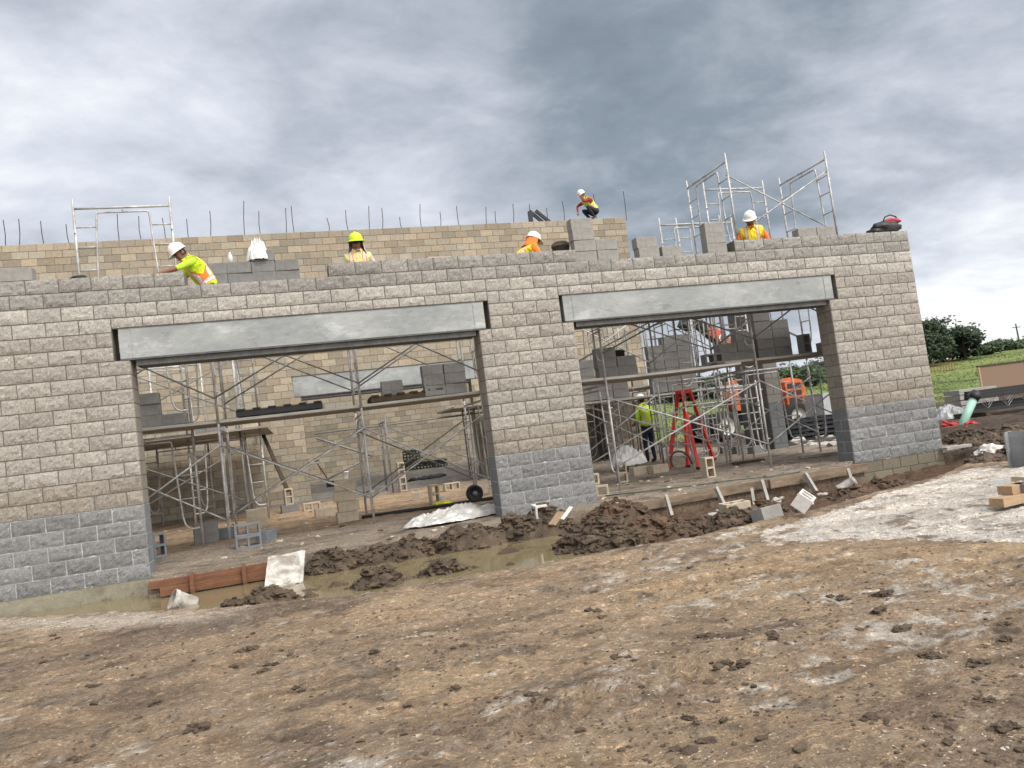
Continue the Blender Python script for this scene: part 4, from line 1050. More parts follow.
for k, (px, py, lab) in enumerate(((556, 537, 'yellowish board scrap in the mud heap'), (566, 531, 'thin white board scrap in the mud heap'))):
    p = gz(px, py, -.1); board('board_scrap', (p.x-.12, p.y-.25, .0+.1), (p.x+.05, p.y-.2, .24), .14 if k == 0 else .06, .02, lab, 'timber' if k == 0 else 'helmet_white', 'board')

# dried flakes and crumbs lying on the packed mud
q = MB(); rs = random.Random(77)
def chip(p, r, mi):
    a = rs.uniform(0, 2*PI); ca, sa = math.cos(a), math.sin(a); st = rs.uniform(1, 2.2)
    pts_ = []
    for k in range(5):
        w_ = 2*PI*k/5+rs.uniform(-.4, .4); x_, y_ = r*st*math.cos(w_), r*math.sin(w_); pts_.append((p.x+x_*ca-y_*sa, p.y+x_*sa+y_*ca, p.z+rs.uniform(-.1, .35)*r))
    q.add(pts_+[(p.x, p.y, p.z+r*rs.uniform(.35, .8))], [(k, (k+1) % 5, 5) for k in range(5)], mi)
chips = []
for i in range(15000):
    px = rs.uniform(-10, 1034); py = rs.uniform(545, 800)
    p = gz(px, py, -.15)
    if p.y > float(np.interp(p.x, LIP[:, 0], LIP[:, 1]))-.08: continue
    nv = mnoise.fractal(Vector((p.x*.8, p.y*1.4, 7)), 1, 2, 4); nd = mnoise.fractal(Vector((p.x*.7+20, p.y*1.2, 2)), 1, 2, 4)
    t_ = rs.random()
    if nv > .14 and t_ < .3: mi = 0
    elif nd > .08 and t_ < .75: mi = 1
    elif t_ < .3: mi = 2
    elif t_ < .42: mi = 1
    elif t_ < .43: mi = 0
    else: continue
    r = (.003+.010*rs.random()**2.5)*(.8 if py > 680 else 1.2)*(.75 if mi == 0 else 1); chips.append((p.x, p.y, r, mi))
zs_ = terrain_height(np.array([k_[0] for k_ in chips]), np.array([k_[1] for k_ in chips]))
for (x_, y_, r, mi), z_ in zip(chips, zs_): chip(Vector((x_, y_, float(z_))), r, mi)
tag(q.build('mud_flakes', [M['flake_pale'], M['clod'], M['flake_tan']], None), 'small pale and dark dried flakes littering the packed mud', 'flakes', kind='stuff')
# stones on the white gravel
q = MB(); rs = random.Random(33)
for i in range(700):
    px = rs.uniform(770, 1040); py = rs.uniform(474, 545); p = gz(px, py, -.15)
    if not inpoly(np.array([p.x]), np.array([p.y]), poly)[0]: continue
    r = .006+.016*rs.random()**4; q.lump((p.x, p.y, HZ(p.x, p.y)+r*.3), r, (rs.uniform(1, 1.6), 1, .7), 1, .4, 1.7, 0, i)
tag(q.build('gravel_stones', M['rubble'], None), 'pale stones spread over the white gravel apron', 'gravel', kind='stuff')
# clods over the foreground
q = MB(); rs = random.Random(21)
big = [(243, 653, .11), (273, 667, .08), (382, 655, .10), (400, 580, .1), (204, 735, .13), (456, 648, .08), (596, 608, .09), (664, 622, .07), (708, 640, .1), (735, 667, .1), (700, 655, .08), (880, 590, .13), (885, 615, .14), (905, 630, .08), (770, 640, .08), (1000, 640, .1), (975, 660, .08), (835, 595, .07), (1010, 622, .1), (930, 650, .09), (455, 688, .07), (540, 700, .07), (625, 660, .06), (870, 720, .07), (690, 720, .06), (300, 690, .06), (150, 700, .07), (95, 690, .06), (60, 640, .06), (700, 740, .06), (1005, 725, .1), (985, 700, .06)]
for i, (px, py, r) in enumerate(big):
    for k in range(rs.randint(1, 5)):
        p = gz(px+rs.uniform(-10, 10), py+rs.uniform(-3, 3), -.15); r2 = r*.36*rs.uniform(.5, 1.05)
        q.lump((p.x, p.y, HZ(p.x, p.y)+r2*.2), r2, (rs.uniform(1, 1.8), 1, .6), 3, .55, 1.7, 0, i*5+k)
for i in range(520):
    px = rs.uniform(0, 1024); py = rs.uniform(545, 790); p = gz(px, py, -.15)
    if p.y > float(np.interp(p.x, LIP[:, 0], LIP[:, 1]))-.1: continue
    if mnoise.noise(Vector((p.x*.9, p.y*.9, 3))) < -.1: continue
    r = .005+.022*rs.random()**6+.007*rs.random()
    q.lump((p.x, p.y, HZ(p.x, p.y)+r*.25), r, (rs.uniform(1, 1.7), 1, .6), 1, .5, 1.7, 0, i)
tag(q.build('dirt_clods', M['clod'], None, smooth=False), 'dark dried mud clods scattered over the brown ground', 'clods', kind='stuff')

# ------------------------------------------------------------------ right-hand background
p = gf(960, 425); p = gz(957, 426, .1)
pt = gy(975, 396, p.y)
pipe = thing('drain_pipe', 'pale green plastic pipe leaning out of the dark mud', 'pipe', p)
q = MB(); q.tube([(0, 0, -.2), pt-p], .1, 14); q.build('tube', M['green_pipe'], pipe, smooth=True)
q = MB(); d = (pt-p).normalized(); q.tube([pt-p-d*.12, pt-p+d*.1], .13, 14); q.build('cap', M['black'], pipe, smooth=True)
q = MB()
for i in range(26):
    pp = gz(random.uniform(944, 978), random.uniform(421, 428), .15); q.lump(pp-p, random.uniform(.03, .09), (1.5, 1, .6), 1, .6, 2, 0, i)
tag(q.build('red_netting', M['redrag'], None, p), 'torn red netting on the mud around the green pipe', 'netting', kind='stuff')
def joist(Y0, px0, py0, L, label):
    p = gy(px0, py0, Y0); g = HZ(p.x, p.y)
    t = thing('bar_joist', label, 'steel joist', (p.x, p.y, p.z), -.15, 'black steel joists stacked on the mud')
    q = MB(); q.bar((0, 0, .0), (L, 0, .0), .16, .09); q.build('bottom_chord', M['black'], t)
    q = MB(); q.bar((0, 0, .42), (L, 0, .42), .16, .11); q.build('top_chord', M['black'], t)
    q = MB(); n = int(L/.35); q.tube([(i*L/n, 0, .03+.39*(i % 2)) for i in range(n+1)], .014, 5); q.build('web', M['steel'], t)
    return p
for k in range(3):
    pj = joist(7.6+.3*k, 968, 412-3*k, 8.0, f'long black open-web steel joist behind the green pipe, {["nearest","middle","farthest"][k]} one')
    # bearers under the stack
    g = HZ(pj.x+.8, pj.y)
for k in range(2):
    p = gy(972+k*34, 412, 7.9); g = HZ(p.x, p.y)
    q = MB(); q.box2((-.1, -.6, g-p.z-.2), (.1, 1.3, .0)); tag(q.build('timber_bearer', M['bark'], None, (p.x, p.y, p.z-.035)), f'dark timber bearer under the steel joists, {["left","right"][k]} one', 'timber', 'bearers')
p = gy(972, 404, 11); g = HZ(p.x, p.y)
t = thing('wooden_crate', 'weathered grey plank crate behind the green pipe', 'crate', (p.x, p.y, g), -.2)
for j in range(4):
    q = MB(); q.box((0, 0, .16+j*.2+(p.z-g)*0), (1.5, .9, .17)); q.build('plank', M['timber_white'], t)
crumple('grey_tarp', Vector((gy(948, 409, 9).x, 9, HZ(gy(948, 409, 9).x, 9))), .8, .6, .42, 'pale grey tarp heap at the corner beyond the right pier', 'tarp', 'silverwrap', seed=9.1)
# brown board hoarding on the grass
p0 = gy(982, 390, 20); p1 = gy(1075, 380, 20); g = HZ(p0.x, 20)
zb = p0.z; zt = gy(982, 367, 20).z
hb = thing('board_hoarding', 'long brown board panel with dark top rail on the grass', 'hoarding', (p0.x, 20, min(g, zb)))
q = MB(); q.box2((0, 0, zb-min(g, zb)), (p1.x-p0.x, .05, zt-min(g, zb))); q.build('panel', M['osb'], hb)
q = MB(); q.box2((-.05, -.03, zt-min(g, zb)+.002), (p1.x-p0.x, .09, zt-min(g, zb)+.09)); q.build('top_rail', M['bark'], hb)
for k in range(3):
    x = k*(p1.x-p0.x-.1)/2; q = MB(); q.box2((x-.06, -.05, -.4), (x+.05, -.004, zt-min(g, zb))); q.build('post', M['timber'], hb)
p = gy(1014, 391, 15); board('timber_baulk', p-Vector((.9, 0, 0)), p+Vector((1.6, 0, 0)), .3, .2, 'pale timber baulk lying before the brown hoarding', 'timber', 'timber')
p = gy(1020, 390, 14.5)
# small plank and rock near the corner
board('short_plank', gz(944, 449, .02), gz(969, 445, .02), .14, .05, 'pale plank lying at the foot of the building corner', 'timber_white')
p = gz(990, 456, -.1); q = MB(); q.lump((0, 0, .1), .2, (1.3, 1, .75), 3, .35, 1.6, 0, 4); tag(q.build('white_rock', M['cmu_white'], None, (p.x, p.y, HZ(p.x, p.y))), 'white rock on the mud right of the building corner', 'rock')
p = gz(1023, 463, -.1)
t = thing('steel_section', 'grey steel I-section offcut standing at the right edge', 'steel beam', (p.x, p.y, HZ(p.x, p.y)-.02), .4)
q = MB(); q.box((0, 0, .28), (.02, .26, .56)); q.build('web', M['galv'], t)
for s in (-1, 1):
    q = MB(); q.box((0, s*.14, .28), (.3, .02, .56)); q.build('flange', M['galv'], t)
p = gz(1012, 505, -.15)
for k, (dx, dy, dz, L, rz, m) in enumerate(((0, 0, 0, 1.0, .15, 'timber'), (.25, .02, .1, .7, .12, 'cmu_grey'), (-.12, .03, .1, .3, .2, 'timber'))):
    q = MB(); q.box((0, 0, .05), (L, .16, .096)); tag(q.build('timber_offcut', M[m], None, (p.x+dx+.2, p.y+dy, -.13+dz), rz), ['long pale timber offcut at the right edge of the white gravel', 'grey board on top of the long timber offcut', 'short timber piece on top of the long offcut'][k], 'timber')
# puddle on the gravel
pts = [gz(px, py, -.1) for px, py in ((975, 474), (1005, 473), (1030, 474), (1050, 482), (1040, 488), (1010, 486), (985, 480))]
c = sum(pts, Vector())/len(pts)
# a shallow sheet of water lying on the gravel
zp = sorted(HZ(v.x, v.y) for v in pts+[c])[4]
q = MB(); q.add([(v.x, v.y, zp) for v in pts], [tuple(range(len(pts)))]); struct(q.build('puddle', wm))
# debris field seen through the right opening
q = MB(); rs = random.Random(4)
for i in range(150):
    p = gz(rs.uniform(788, 856), rs.uniform(432, 452), .05)
    if p.x < .3: continue
    r = rs.uniform(.05, .16); q.lump((p.x, p.y, HZ(p.x, p.y)+r*.4), r, (1.5, 1, .7), 1, .45, 1.6, 0, i)
tag(q.build('debris_field', M['rubble']), 'broken block rubble outside the right side opening', 'rubble', kind='stuff')
p = gz(812, 436, .1); g = HZ(p.x, p.y)
for k in range(5):
    q = MB()
    for s in (-.6, 0, .6): q.box((0, s, .05), (2.3, .12, .08))
    for s in range(6): q.box((-1.0+s*.4, 0, .11), (.16, 1.35, .03))
    tag(q.build('dark_pallet', M['charcoal'], None, (p.x+.4, p.y+.8, g+.14*k), .1*(k % 2)), f'dark pallet in the pile beyond the side pier, {["bottom","second","third","fourth","top"][k]} one', 'pallet', 'dark pallets')
p = gz(827, 420, .15); p = gy(828, 424, 13); g = HZ(p.x, 13)
t = thing('wrapped_pallet', 'tall pallet of blocks in pale wrap beside the right pier', 'wrapped pallet', (p.x, 13, g))
q = MB(); q.box((0, 0, .07), (1.1, 1.1, .12)); q.build('pallet', M['timber_white'], t)
q = MB(); q.box((0, 0, .78), (1.05, 1.05, 1.3), None, 0, .97); q.build('load', M['silverwrap'], t)
p = gy(808, 418, 16); g = HZ(p.x, 16)
bar_ = thing('plastic_barrier', 'orange plastic barrier on the grass beyond the side pier', 'barrier', (p.x, 16, g))
q = MB(); q.prism([(-.9, 0), (.9, 0), (.9, .12), (.8, .2), (.8, .55), (.7, .62), (-.7, .62), (-.8, .55), (-.8, .2), (-.9, .12)], -.12, .12); q.build('body', M['mach_red'], bar_)
q = MB(); q.box((0, -.13, .4), (1.3, .02, .12)); q.build('stripe', M['helmet_white'], bar_)

# telehandler behind the building
def telehandler():
    c = gy(755, 428, 15.8); g = HZ(c.x, c.y)
    t = thing('telehandler', 'orange telescopic handler parked behind the building with raised boom', 'telehandler', (c.x, c.y, g), 0)
    O = Vector((c.x, c.y, g))
    wl_ = gy(724, 428, 15.0); wr = gy(796, 424, 15.0)
    xs = (wl_.x-c.x, wr.x-c.x)
    for s in (0, 1):
        for yy in (-.9, 1.1):
            q = MB(); rx = Matrix.Rotation(PI/2, 3, 'X')
            q.lathe([(.36, -.19), (.50, -.21), (.60, -.17), (.62, 0), (.60, .17), (.50, .21), (.36, .19)], (0, 0, 0), rx, 28)
            wh = q.build('wheel', M['tyre'], t, (xs[s], yy, .62), 0, smooth=True)
            q = MB(); q.lathe([(.0, .14), (.08, .15), (.1, .10), (.28, .08), (.36, .17)], (0, 0, 0), rx, 24); q.build('rim', M['rim'], wh, smooth=True)
            q = MB(); q.lathe([(.0, .155), (.07, .152), (.08, .1)], (0, -.0, 0), rx, 14); q.build('hub', M['black'], wh, smooth=True)
    x0, x1 = xs[0], xs[1]
    q = MB(); q.prism([(x0-.9, .55), (x1+.8, .55), (x1+1.0, .8), (x1+1.0, 1.15), (x0-.4, 1.15), (x0-.9, .9)], -.45, .55); q.build('chassis', M['charcoal'], t)
    q = MB(); q.prism([(x0+.75, 1.16), (x0+.45, 1.75), (x0+.75, 2.35), (x0+.95, 2.42), (x0+1.3, 1.5), (x0+1.7, 1.16)], -.8, -.1); q.build('fender', M['mach_orange'], t)
    q = MB(); q.prism([(x0+1.2, 1.0), (x0+1.2, 1.9), (x0+1.45, 2.55), (x0+2.5, 2.55), (x0+2.7, 1.9), (x0+2.7, 1.0)], -1.0, -.15)
    cab = q.build('cab', M['mach_orange'], t)
    q = MB(); q.prism([(x0+1.3, 1.75), (x0+1.5, 2.45), (x0+2.42, 2.45), (x0+2.58, 1.75)], -1.02, -1.002); q.build('window', M['glass'], cab)
    q = MB(); q.prism([(x1-.35, 1.0), (x1-.35, 2.1), (x1-.05, 2.25), (x1+.5, 2.1), (x1+.58, 1.8), (x1+.58, 1.0)], -.95, .6); en = q.build('engine_cover', M['mach_orange'], t)
    q = MB()
    for i in range(2):
        for k in range(3): q.box((x1-.12+i*.38, -.955, 1.3+k*.3), (.26, .02, .2))
    q.build('grille', M['black'], en)
    q = MB(); q.prism([(x1-.3, 2.3), (x1-.05, 2.45), (x1+.0, 3.3), (x1-.3, 3.3)], .1, .5); q.build('boom_mount', M['mach_red'], t)
    # boom
    a = Vector((x1+.0, .3, 3.1)); b1 = gy(728, 345, 16.1)-O; b2 = gy(690, 316, 16.1)-O
    mid = gy(707, 329, 16.1)-O
    b0 = a
    q = MB(); q.bar(b0, b1, .42, .5); q.build('boom', M['mach_red'], t)
    q = MB(); q.bar(b1, mid, .36, .44); ob = q.build('boom_extension', M['mach_red'], t)
    d = (mid-b1); mc = b1+d*.4
    q = MB(); rot = d.to_track_quat('X', 'Z').to_matrix()
    q.lathe([(.10, 0), (.15, 0), (.15, .01), (.10, .01)], mc+rot @ Vector((0, -.19, 0)) if (rot @ Vector((0, -1, 0))).y < 0 else mc+rot @ Vector((0, .19, 0)), Matrix.Rotation(PI/2, 3, 'X'), 20); q.build('emblem', M['helmet_white'], ob)
    q = MB(); q.bar(mid, b2, .28, .3); q.bar(b1-Vector((0, 0, .38)), b2-Vector((0, 0, .24)), .2, .16); q.build('boom_tip', M['charcoal'], t)
    q = MB(); q.bar(b2, b2+Vector((-.3, 0, -.5)), .6, .5); q.build('fork_carriage', M['black'], t)
    for s in (-.25, .25):
        q = MB(); q.bar(b2+Vector((-.3, s, -.8)), b2+Vector((-1.4, s, -.8)), .1, .06); q.build('fork', M['black'], t)
telehandler()

# ------------------------------------------------------------------ trees
def tree(px, pytop, Y, wid, label, m='leaf', n=3200, shape=1.0, seed=0, trunk=.22, leaf=.22):
    rr = random.Random(seed); b = gy(px, 380, Y); g = HZ(b.x, Y); H = gy(px, pytop, Y).z-g
    t = thing('tree', label, 'tree', (b.x, Y, g-.1), 0, 'trees beyond the site')
    q = MB(); tops = []
    th = H*.35
    q.tube([(0, 0, -.2), (.05*H*.1, 0, th*.5), (0, .05, th)], [trunk, trunk*.8, trunk*.6], 8)
    for i in range(9):
        a = rr.uniform(0, 2*PI); e = rr.uniform(.3, 1)
        p1 = Vector((math.cos(a)*wid*.28*e, math.sin(a)*wid*.28*e, H*rr.uniform(.5, .8)))
        q.tube([(0, 0, th*rr.uniform(.6, 1)), p1*.55+Vector((0, 0, th*.3)), p1], [trunk*.5, trunk*.3, trunk*.1], 6); tops.append(p1)
    q.build('trunk', M['bark'], t)
    cl = []
    for i in range(26):
        a = rr.uniform(0, 2*PI); z = rr.uniform(.18, .97); prof = math.sin(min(1, (1-z)*1.55+.12)*PI/2)*(.55+.45*math.sin(z*PI)**.5)
        d = math.sqrt(rr.random())*wid*.5*prof*shape
        cl.append((Vector((math.cos(a)*d, math.sin(a)*d, z*H*.95)), rr.uniform(.10, .2)*wid))
    q = MB(); per = n//len(cl)
    for c, r in cl:
        for k in range(per):
            v = Vector((rr.gauss(0, 1), rr.gauss(0, 1), rr.gauss(0, .8))).normalized()*r*(.55+.5*rr.random())
            p = c+v; s = leaf*rr.uniform(.5, 1.4)
            u = Vector((rr.gauss(0, 1), rr.gauss(0, 1), rr.gauss(0, 1))).normalized(); w = u.orthogonal().normalized()
            q.add([p-u*s, p+w*s*.6, p+u*s, p-w*s*.6], [(0, 1, 2, 3)])
    q.build('crown', M[m], t)
tl = [
 (930, 323, 62, 7.0, 'big dark tree showing right past the building corner', 'leaf', 5000),
 (948, 321, 66, 8.5, 'broad dark round tree, tallest beyond the right corner', 'leaf', 6500),
 (969, 327, 63, 4.5, 'dark tree at the right shoulder of the tallest one', 'leaf', 4000),
 (984, 347, 75, 4.0, 'small pale green tree in the gap right of the dark group', 'leaf3', 2200),
 (993, 343, 68, 3.2, 'narrow dark green tree standing alone right of the gap', 'leaf2', 2600),
 (1006, 340, 74, 5.0, 'mid green spreading tree behind the brown hoarding', 'leaf2', 3000),
 (1019, 343, 80, 5.5, 'low green tree at the right edge below the utility pole', 'leaf2', 3000),
 (1040, 338, 78, 8.0, 'low green tree at the far right end of the tree line', 'leaf2', 2000),
 (900, 335, 70, 8.0, 'dark tree hidden mostly behind the right pier', 'leaf', 2500),
 (842, 366, 62, 6.5, 'dark tree right of the side pier, next to the right jamb', 'leaf', 3500),
 (822, 360, 66, 7.0, 'dark tree in the middle of the side opening', 'leaf', 3500),
 (800, 366, 60, 6.0, 'bushy tree directly right of the side pier', 'leaf2', 3000),
 (775, 370, 64, 7.0, 'tree behind the side pier', 'leaf', 2500),
 (745, 372, 62, 7.0, 'dark tree above the telehandler cab', 'leaf', 3000),
 (720, 376, 60, 6.5, 'dark tree above the telehandler wheel', 'leaf', 3000),
 (695, 380, 62, 6.5, 'dark tree behind the red ladder', 'leaf', 3000),
 (672, 384, 64, 6.0, 'dark tree right of the rear wall corner', 'leaf', 2500)]
for i, (px, pt_, Y_, w_, lab, m_, n_) in enumerate(tl):
    tree(px, pt_, Y_, w_, lab, m_, n_, seed=i+3)
# utility pole far right
p = gy(1021, 350, 95); g = HZ(p.x, 95); ht = gy(1021, 323, 95).z-g
po = thing('utility_pole', 'thin wooden utility pole on the skyline at far right', 'utility pole', (p.x, 95, g))
q = MB(); q.tube([(0, 0, -.3), (-.2, 0, ht)], [.16, .1], 8); q.build('shaft', M['bark'], po)
q = MB(); q.bar((-1.1, 0, ht-.7), (.8, 0, ht-.7), .12, .12); q.build('crossarm', M['bark'], po)
# orange safety posts in front of the trees
for k in range(9):
    px = 931+k*3.0; p = gy(px, 366, 52); g = HZ(p.x, 52); q = MB(); q.tube([(0, 0, -.1), (random.uniform(-.1, .1), 0, .9+random.uniform(-.3, .4))], .025, 6)
    tag(q.build('marker_post', M['redrag'], None, (p.x, 52, g)), 'thin red marker post in the row below the dark trees', 'post', 'red marker posts')
# tall grass over the rise
rs = np.random.RandomState(8); n = 26000
gx_ = rs.uniform(2, 75, n); gyy_ = 19+rs.rand(n)**1.3*60
zz = terrain_height(gx_, gyy_); hgt = (.03+.07*rs.rand(n))*(1+.006*gyy_); w_ = .03+.001*gyy_; an = rs.rand(n)*2*PI
v = np.zeros((n, 3, 3), np.float32)
v[:, 0] = np.stack([gx_-np.cos(an)*w_, gyy_-np.sin(an)*w_, zz-.02], -1); v[:, 1] = np.stack([gx_+np.cos(an)*w_, gyy_+np.sin(an)*w_, zz-.02], -1)
v[:, 2] = np.stack([gx_+rs.randn(n)*.08, gyy_+rs.randn(n)*.08, zz+hgt], -1)
me = bpy.data.meshes.new('grass'); me.from_pydata(v.reshape(-1, 3).tolist(), [], np.arange(n*3).reshape(-1, 3).tolist()); me.materials.append(M['grassblade'])
tag(link('grass', me), 'tall green grass over the rise behind the site', 'grass', kind='stuff')

# ------------------------------------------------------------------ people
def skinned(joints, edges, root):
    me = bpy.data.meshes.new('body'); keys = list(joints)
    me.from_pydata([joints[k][0] for k in keys], [(keys.index(a), keys.index(b)) for a, b in edges], [])
    o = bpy.data.objects.new('tmp', me); COL.objects.link(o)
    md = o.modifiers.new('s', 'SKIN')
    for i, k in enumerate(keys):
        sv = me.skin_vertices[0].data[i]; r = joints[k][1]; sv.radius = r if hasattr(r, '__len__') else (r, r); sv.use_root = (k == root)
    md.use_smooth_shade = True
    sb = o.modifiers.new('u', 'SUBSURF'); sb.levels = 2; sb.render_levels = 2
    dg = bpy.context.evaluated_depsgraph_get(); dg.update()
    out = bpy.data.meshes.new_from_object(o.evaluated_get(dg)); bpy.data.objects.remove(o)
    return out
VC = dict(lime=(.60, .80, .02), orange=(.85, .19, .03), yellow=(.80, .68, .03), pale=(.62, .56, .25))
VM = {}
def vest_mat(base, edge):
    """fabric with reflective tape: one band round the waist, one strip over each shoulder"""
    if (base, edge) in VM: return VM[base, edge]
    m, n, l, b = nt('vest_'+base+'_'+edge); at = n.new('ShaderNodeAttribute'); at.attribute_name = 'Col'
    sp_ = n.new('ShaderNodeSeparateXYZ'); l.new(at.outputs['Vector'], sp_.inputs[0])
    def mm(op, a, b_):
        x = n.new('ShaderNodeMath'); x.operation = op
        for i, v in enumerate((a, b_)):
            if isinstance(v, (int, float)): x.inputs[i].default_value = v
            else: l.new(v, x.inputs[i])
        return x.outputs[0]
    dh = mm('ABSOLUTE', mm('SUBTRACT', sp_.outputs[1], .15), 0); dv = mm('ABSOLUTE', mm('SUBTRACT', sp_.outputs[0], .105), 0); hi = mm('GREATER_THAN', sp_.outputs[1], .19)
    def msk(wh, wv): return mm('MAXIMUM', mm('LESS_THAN', dh, wh), mm('MULTIPLY', mm('LESS_THAN', dv, wv), hi))
    c = n.new('ShaderNodeMixRGB'); l.new(msk(.04, .033), c.inputs[0]); c.inputs[1].default_value = (*VC[base], 1); c.inputs[2].default_value = (*VC[edge], 1)
    c2 = n.new('ShaderNodeMixRGB'); l.new(msk(.026, .02), c2.inputs[0]); l.new(c.outputs[0], c2.inputs[1]); c2.inputs[2].default_value = (.60, .58, .55, 1)
    nz_ = n.new('ShaderNodeTexNoise'); setin(nz_, 'Scale', 12); bp = n.new('ShaderNodeBump'); setin(bp, 'Strength', .5); setin(bp, 'Distance', .05); l.new(nz_.outputs[0], bp.inputs['Height']); l.new(bp.outputs[0], b.inputs['Normal'])
    l.new(c2.outputs[0], b.inputs['Base Color']); setin(b, 'Roughness', .8); VM[base, edge] = m; return m
def seg_d(p, a, b):
    ab = b-a; t = max(0, min(1, (p-a).dot(ab)/max(ab.length_squared, 1e-9))); return (p-a-ab*t).length
def person(loc, rz, label, pose, cloth, helmet, vest, extras=(), vlat=.205):
    """pose gives joint positions in metres in the body's own frame: +Y is where the chest faces, feet at z=0"""
    V = {k: Vector(v) for k, v in pose.items()}
    P = thing('person', label, 'person', loc, rz, 'construction workers')
    J = {}; E = []
    def j(k, v, r): J[k] = (v, r)
    pel, che, nek = V['pelvis'], V['chest'], V['neck']
    j('pelvis', pel, .15); j('waist', pel.lerp(che, .5), .14); j('chest', che, .155); j('upper', che.lerp(nek, .6), .12); j('neck', nek, .055)
    hd = V['head']; up = (hd-nek).normalized()
    fwd = V.get('face', Vector((0, 1, 0))).normalized(); fwd = (fwd-up*fwd.dot(up)).normalized()
    j('jaw', nek+up*.09+fwd*.02, .068); j('brow', nek+up*.17+fwd*.015, .085); j('crown', nek+up*.245, .06)
    j('nose', nek+up*.14+fwd*.112, .014)
    E += [('pelvis', 'waist'), ('waist', 'chest'), ('chest', 'upper'), ('upper', 'neck'), ('neck', 'jaw'), ('jaw', 'brow'), ('brow', 'crown'), ('jaw', 'nose')]
    for s in ('l', 'r'):
        sh, el, ha = V['sh_'+s], V['el_'+s], V['ha_'+s]
        j('sh_'+s, sh, .068); j('el_'+s, el, .046); j('ha_'+s, ha, .03)
        E += [('upper', 'sh_'+s), ('sh_'+s, 'el_'+s), ('el_'+s, 'ha_'+s)]
        d = (ha-el).normalized(); side = d.orthogonal().normalized()
        j('palm_'+s, ha+d*.06, .034); E.append(('ha_'+s, 'palm_'+s))
        if helmet:
            curl = Vector((0, 0, -1)); acr = d.cross(curl)
            acr = acr.normalized() if acr.length > .1 else side; dn = acr.cross(d).normalized()
            for f in range(4):
                b = ha+d*.095+acr*(f-1.5)*.021; L = (.055, .066, .062, .048)[f]
                j(f'f{f}a_'+s, b, .010); j(f'f{f}b_'+s, b+d*L*.75+dn*L*.4, .0085)
                E += [('palm_'+s, f'f{f}a_'+s), (f'f{f}a_'+s, f'f{f}b_'+s)]
            j('th_'+s, ha+d*.07-acr*.05+dn*.02, .0115); E.append(('palm_'+s, 'th_'+s))
        hp, kn, an_ = V['hip_'+s], V['kn_'+s], V['an_'+s]
        j('hip_'+s, hp, .095); j('kn_'+s, kn, .065); j('an_'+s, an_, .045)
        td = V.get('toe_'+s, an_+Vector((0, .16, -.04)))
        j('toe_'+s, td, (.045, .04)); E += [('pelvis', 'hip_'+s), ('hip_'+s, 'kn_'+s), ('kn_'+s, 'an_'+s), ('an_'+s, 'toe_'+s)]
    me = skinned(J, E, 'pelvis')
    reg = {'torso': [], 'arm': [], 'fore': [], 'leg': [], 'boot': [], 'skin': []}
    for a, b in E:
        ks = {a.split('_')[0], b.split('_')[0]}
        if ks & {'palm', 'th'} or any(k[0] == 'f' and k[1].isdigit() for k in ks): r = 'skin'
        elif ks & {'jaw', 'brow', 'crown', 'nose'}: r = 'skin'
        elif 'toe' in ks: r = 'boot'
        elif ks & {'kn', 'hip', 'an'}: r = 'leg'
        elif ks == {'el', 'ha'}: r = 'fore'
        elif ks & {'sh', 'el'}: r = 'arm'
        else: r = 'torso'
        reg[r].append((J[a][0], J[b][0], (max(np.atleast_1d(J[a][1]))+max(np.atleast_1d(J[b][1])))/2))
    names = ['torso', 'arm', 'fore', 'leg', 'boot', 'skin']
    for k in names: me.materials.append(M[cloth[k]])
    mi = []
    for f in me.polygons:
        c = f.center
        best = min(names, key=lambda k: min(seg_d(c, a, b)-r for a, b, r in reg[k]))
        mi.append(names.index(best))
    me.polygons.foreach_set('material_index', mi)
    # waist line: everything of the torso below the pelvis top counts as trousers
    axis = (che-pel).normalized()
    for i, f in enumerate(me.polygons):
        if mi[i] == 0 and (f.center-pel).dot(axis) < .02: f.material_index = 3
    body = link('body', me, P)
    if vest:
        axis_r = (V['sh_r']-V['sh_l']).normalized()
        q = MB(); vm = {}
        for i, f in enumerate(me.polygons):
            if mi[i] not in (0, 1): continue
            h = (f.center-pel).dot(axis); lat = abs((f.center-che).dot(axis_r))
            if h < .03 or lat > vlat: continue
            if (f.center-nek).length < .075: continue
            ids = []
            for vi in f.vertices:
                if vi not in vm:
                    vv = me.vertices[vi]; vm[vi] = len(q.v); q.v.append(tuple(vv.co+vv.normal*.018))
                    q.c.append((abs((vv.co-che).dot(axis_r)), (vv.co-pel).dot(axis), 0))
                ids.append(vm[vi])
            q.f.append(tuple(ids)); q.m.append(0)
        vo = q.build('vest', [vest_mat(*vest)], P, smooth=True, color=True)
        so = vo.modifiers.new('thick', 'SOLIDIFY'); so.thickness = .012
    if helmet:
        zax = up; yax = fwd; xax = yax.cross(zax).normalized(); rot = Matrix((xax, yax, zax)).transposed()
        c = nek+up*.185+fwd*.015
        q = MB()
        prof = [(.118, .0), (.119, .03), (.112, .07), (.092, .105), (.06, .128), (.025, .138), (0, .139)]
        q.lathe([(r, z) for r, z in prof], c, rot @ Matrix.Diagonal((.95, 1.12, 1)), 24)
        hm = q.build('helmet', M[helmet], P, smooth=True)
        q = MB(); n = 28; vs = []; 
        for k in range(n):
            a = 2*PI*k/n; w = .16 if helmet == 'helmet_lime' else (.135+.05*max(0, math.sin(a))**2)
            for rr_, zz_ in ((.112, .012), (w, -.008), (w, -.016), (.112, .0)):
                vs.append(c+rot @ Vector((rr_*math.cos(a)*.97, rr_*math.sin(a)*1.1, zz_)))
        fs = [(k*4+m, ((k+1) % n)*4+m, ((k+1) % n)*4+(m+1) % 4, k*4+(m+1) % 4) for k in range(n) for m in range(4)]
        q.add(vs, fs); q.build('brim', M[helmet], hm, smooth=True)
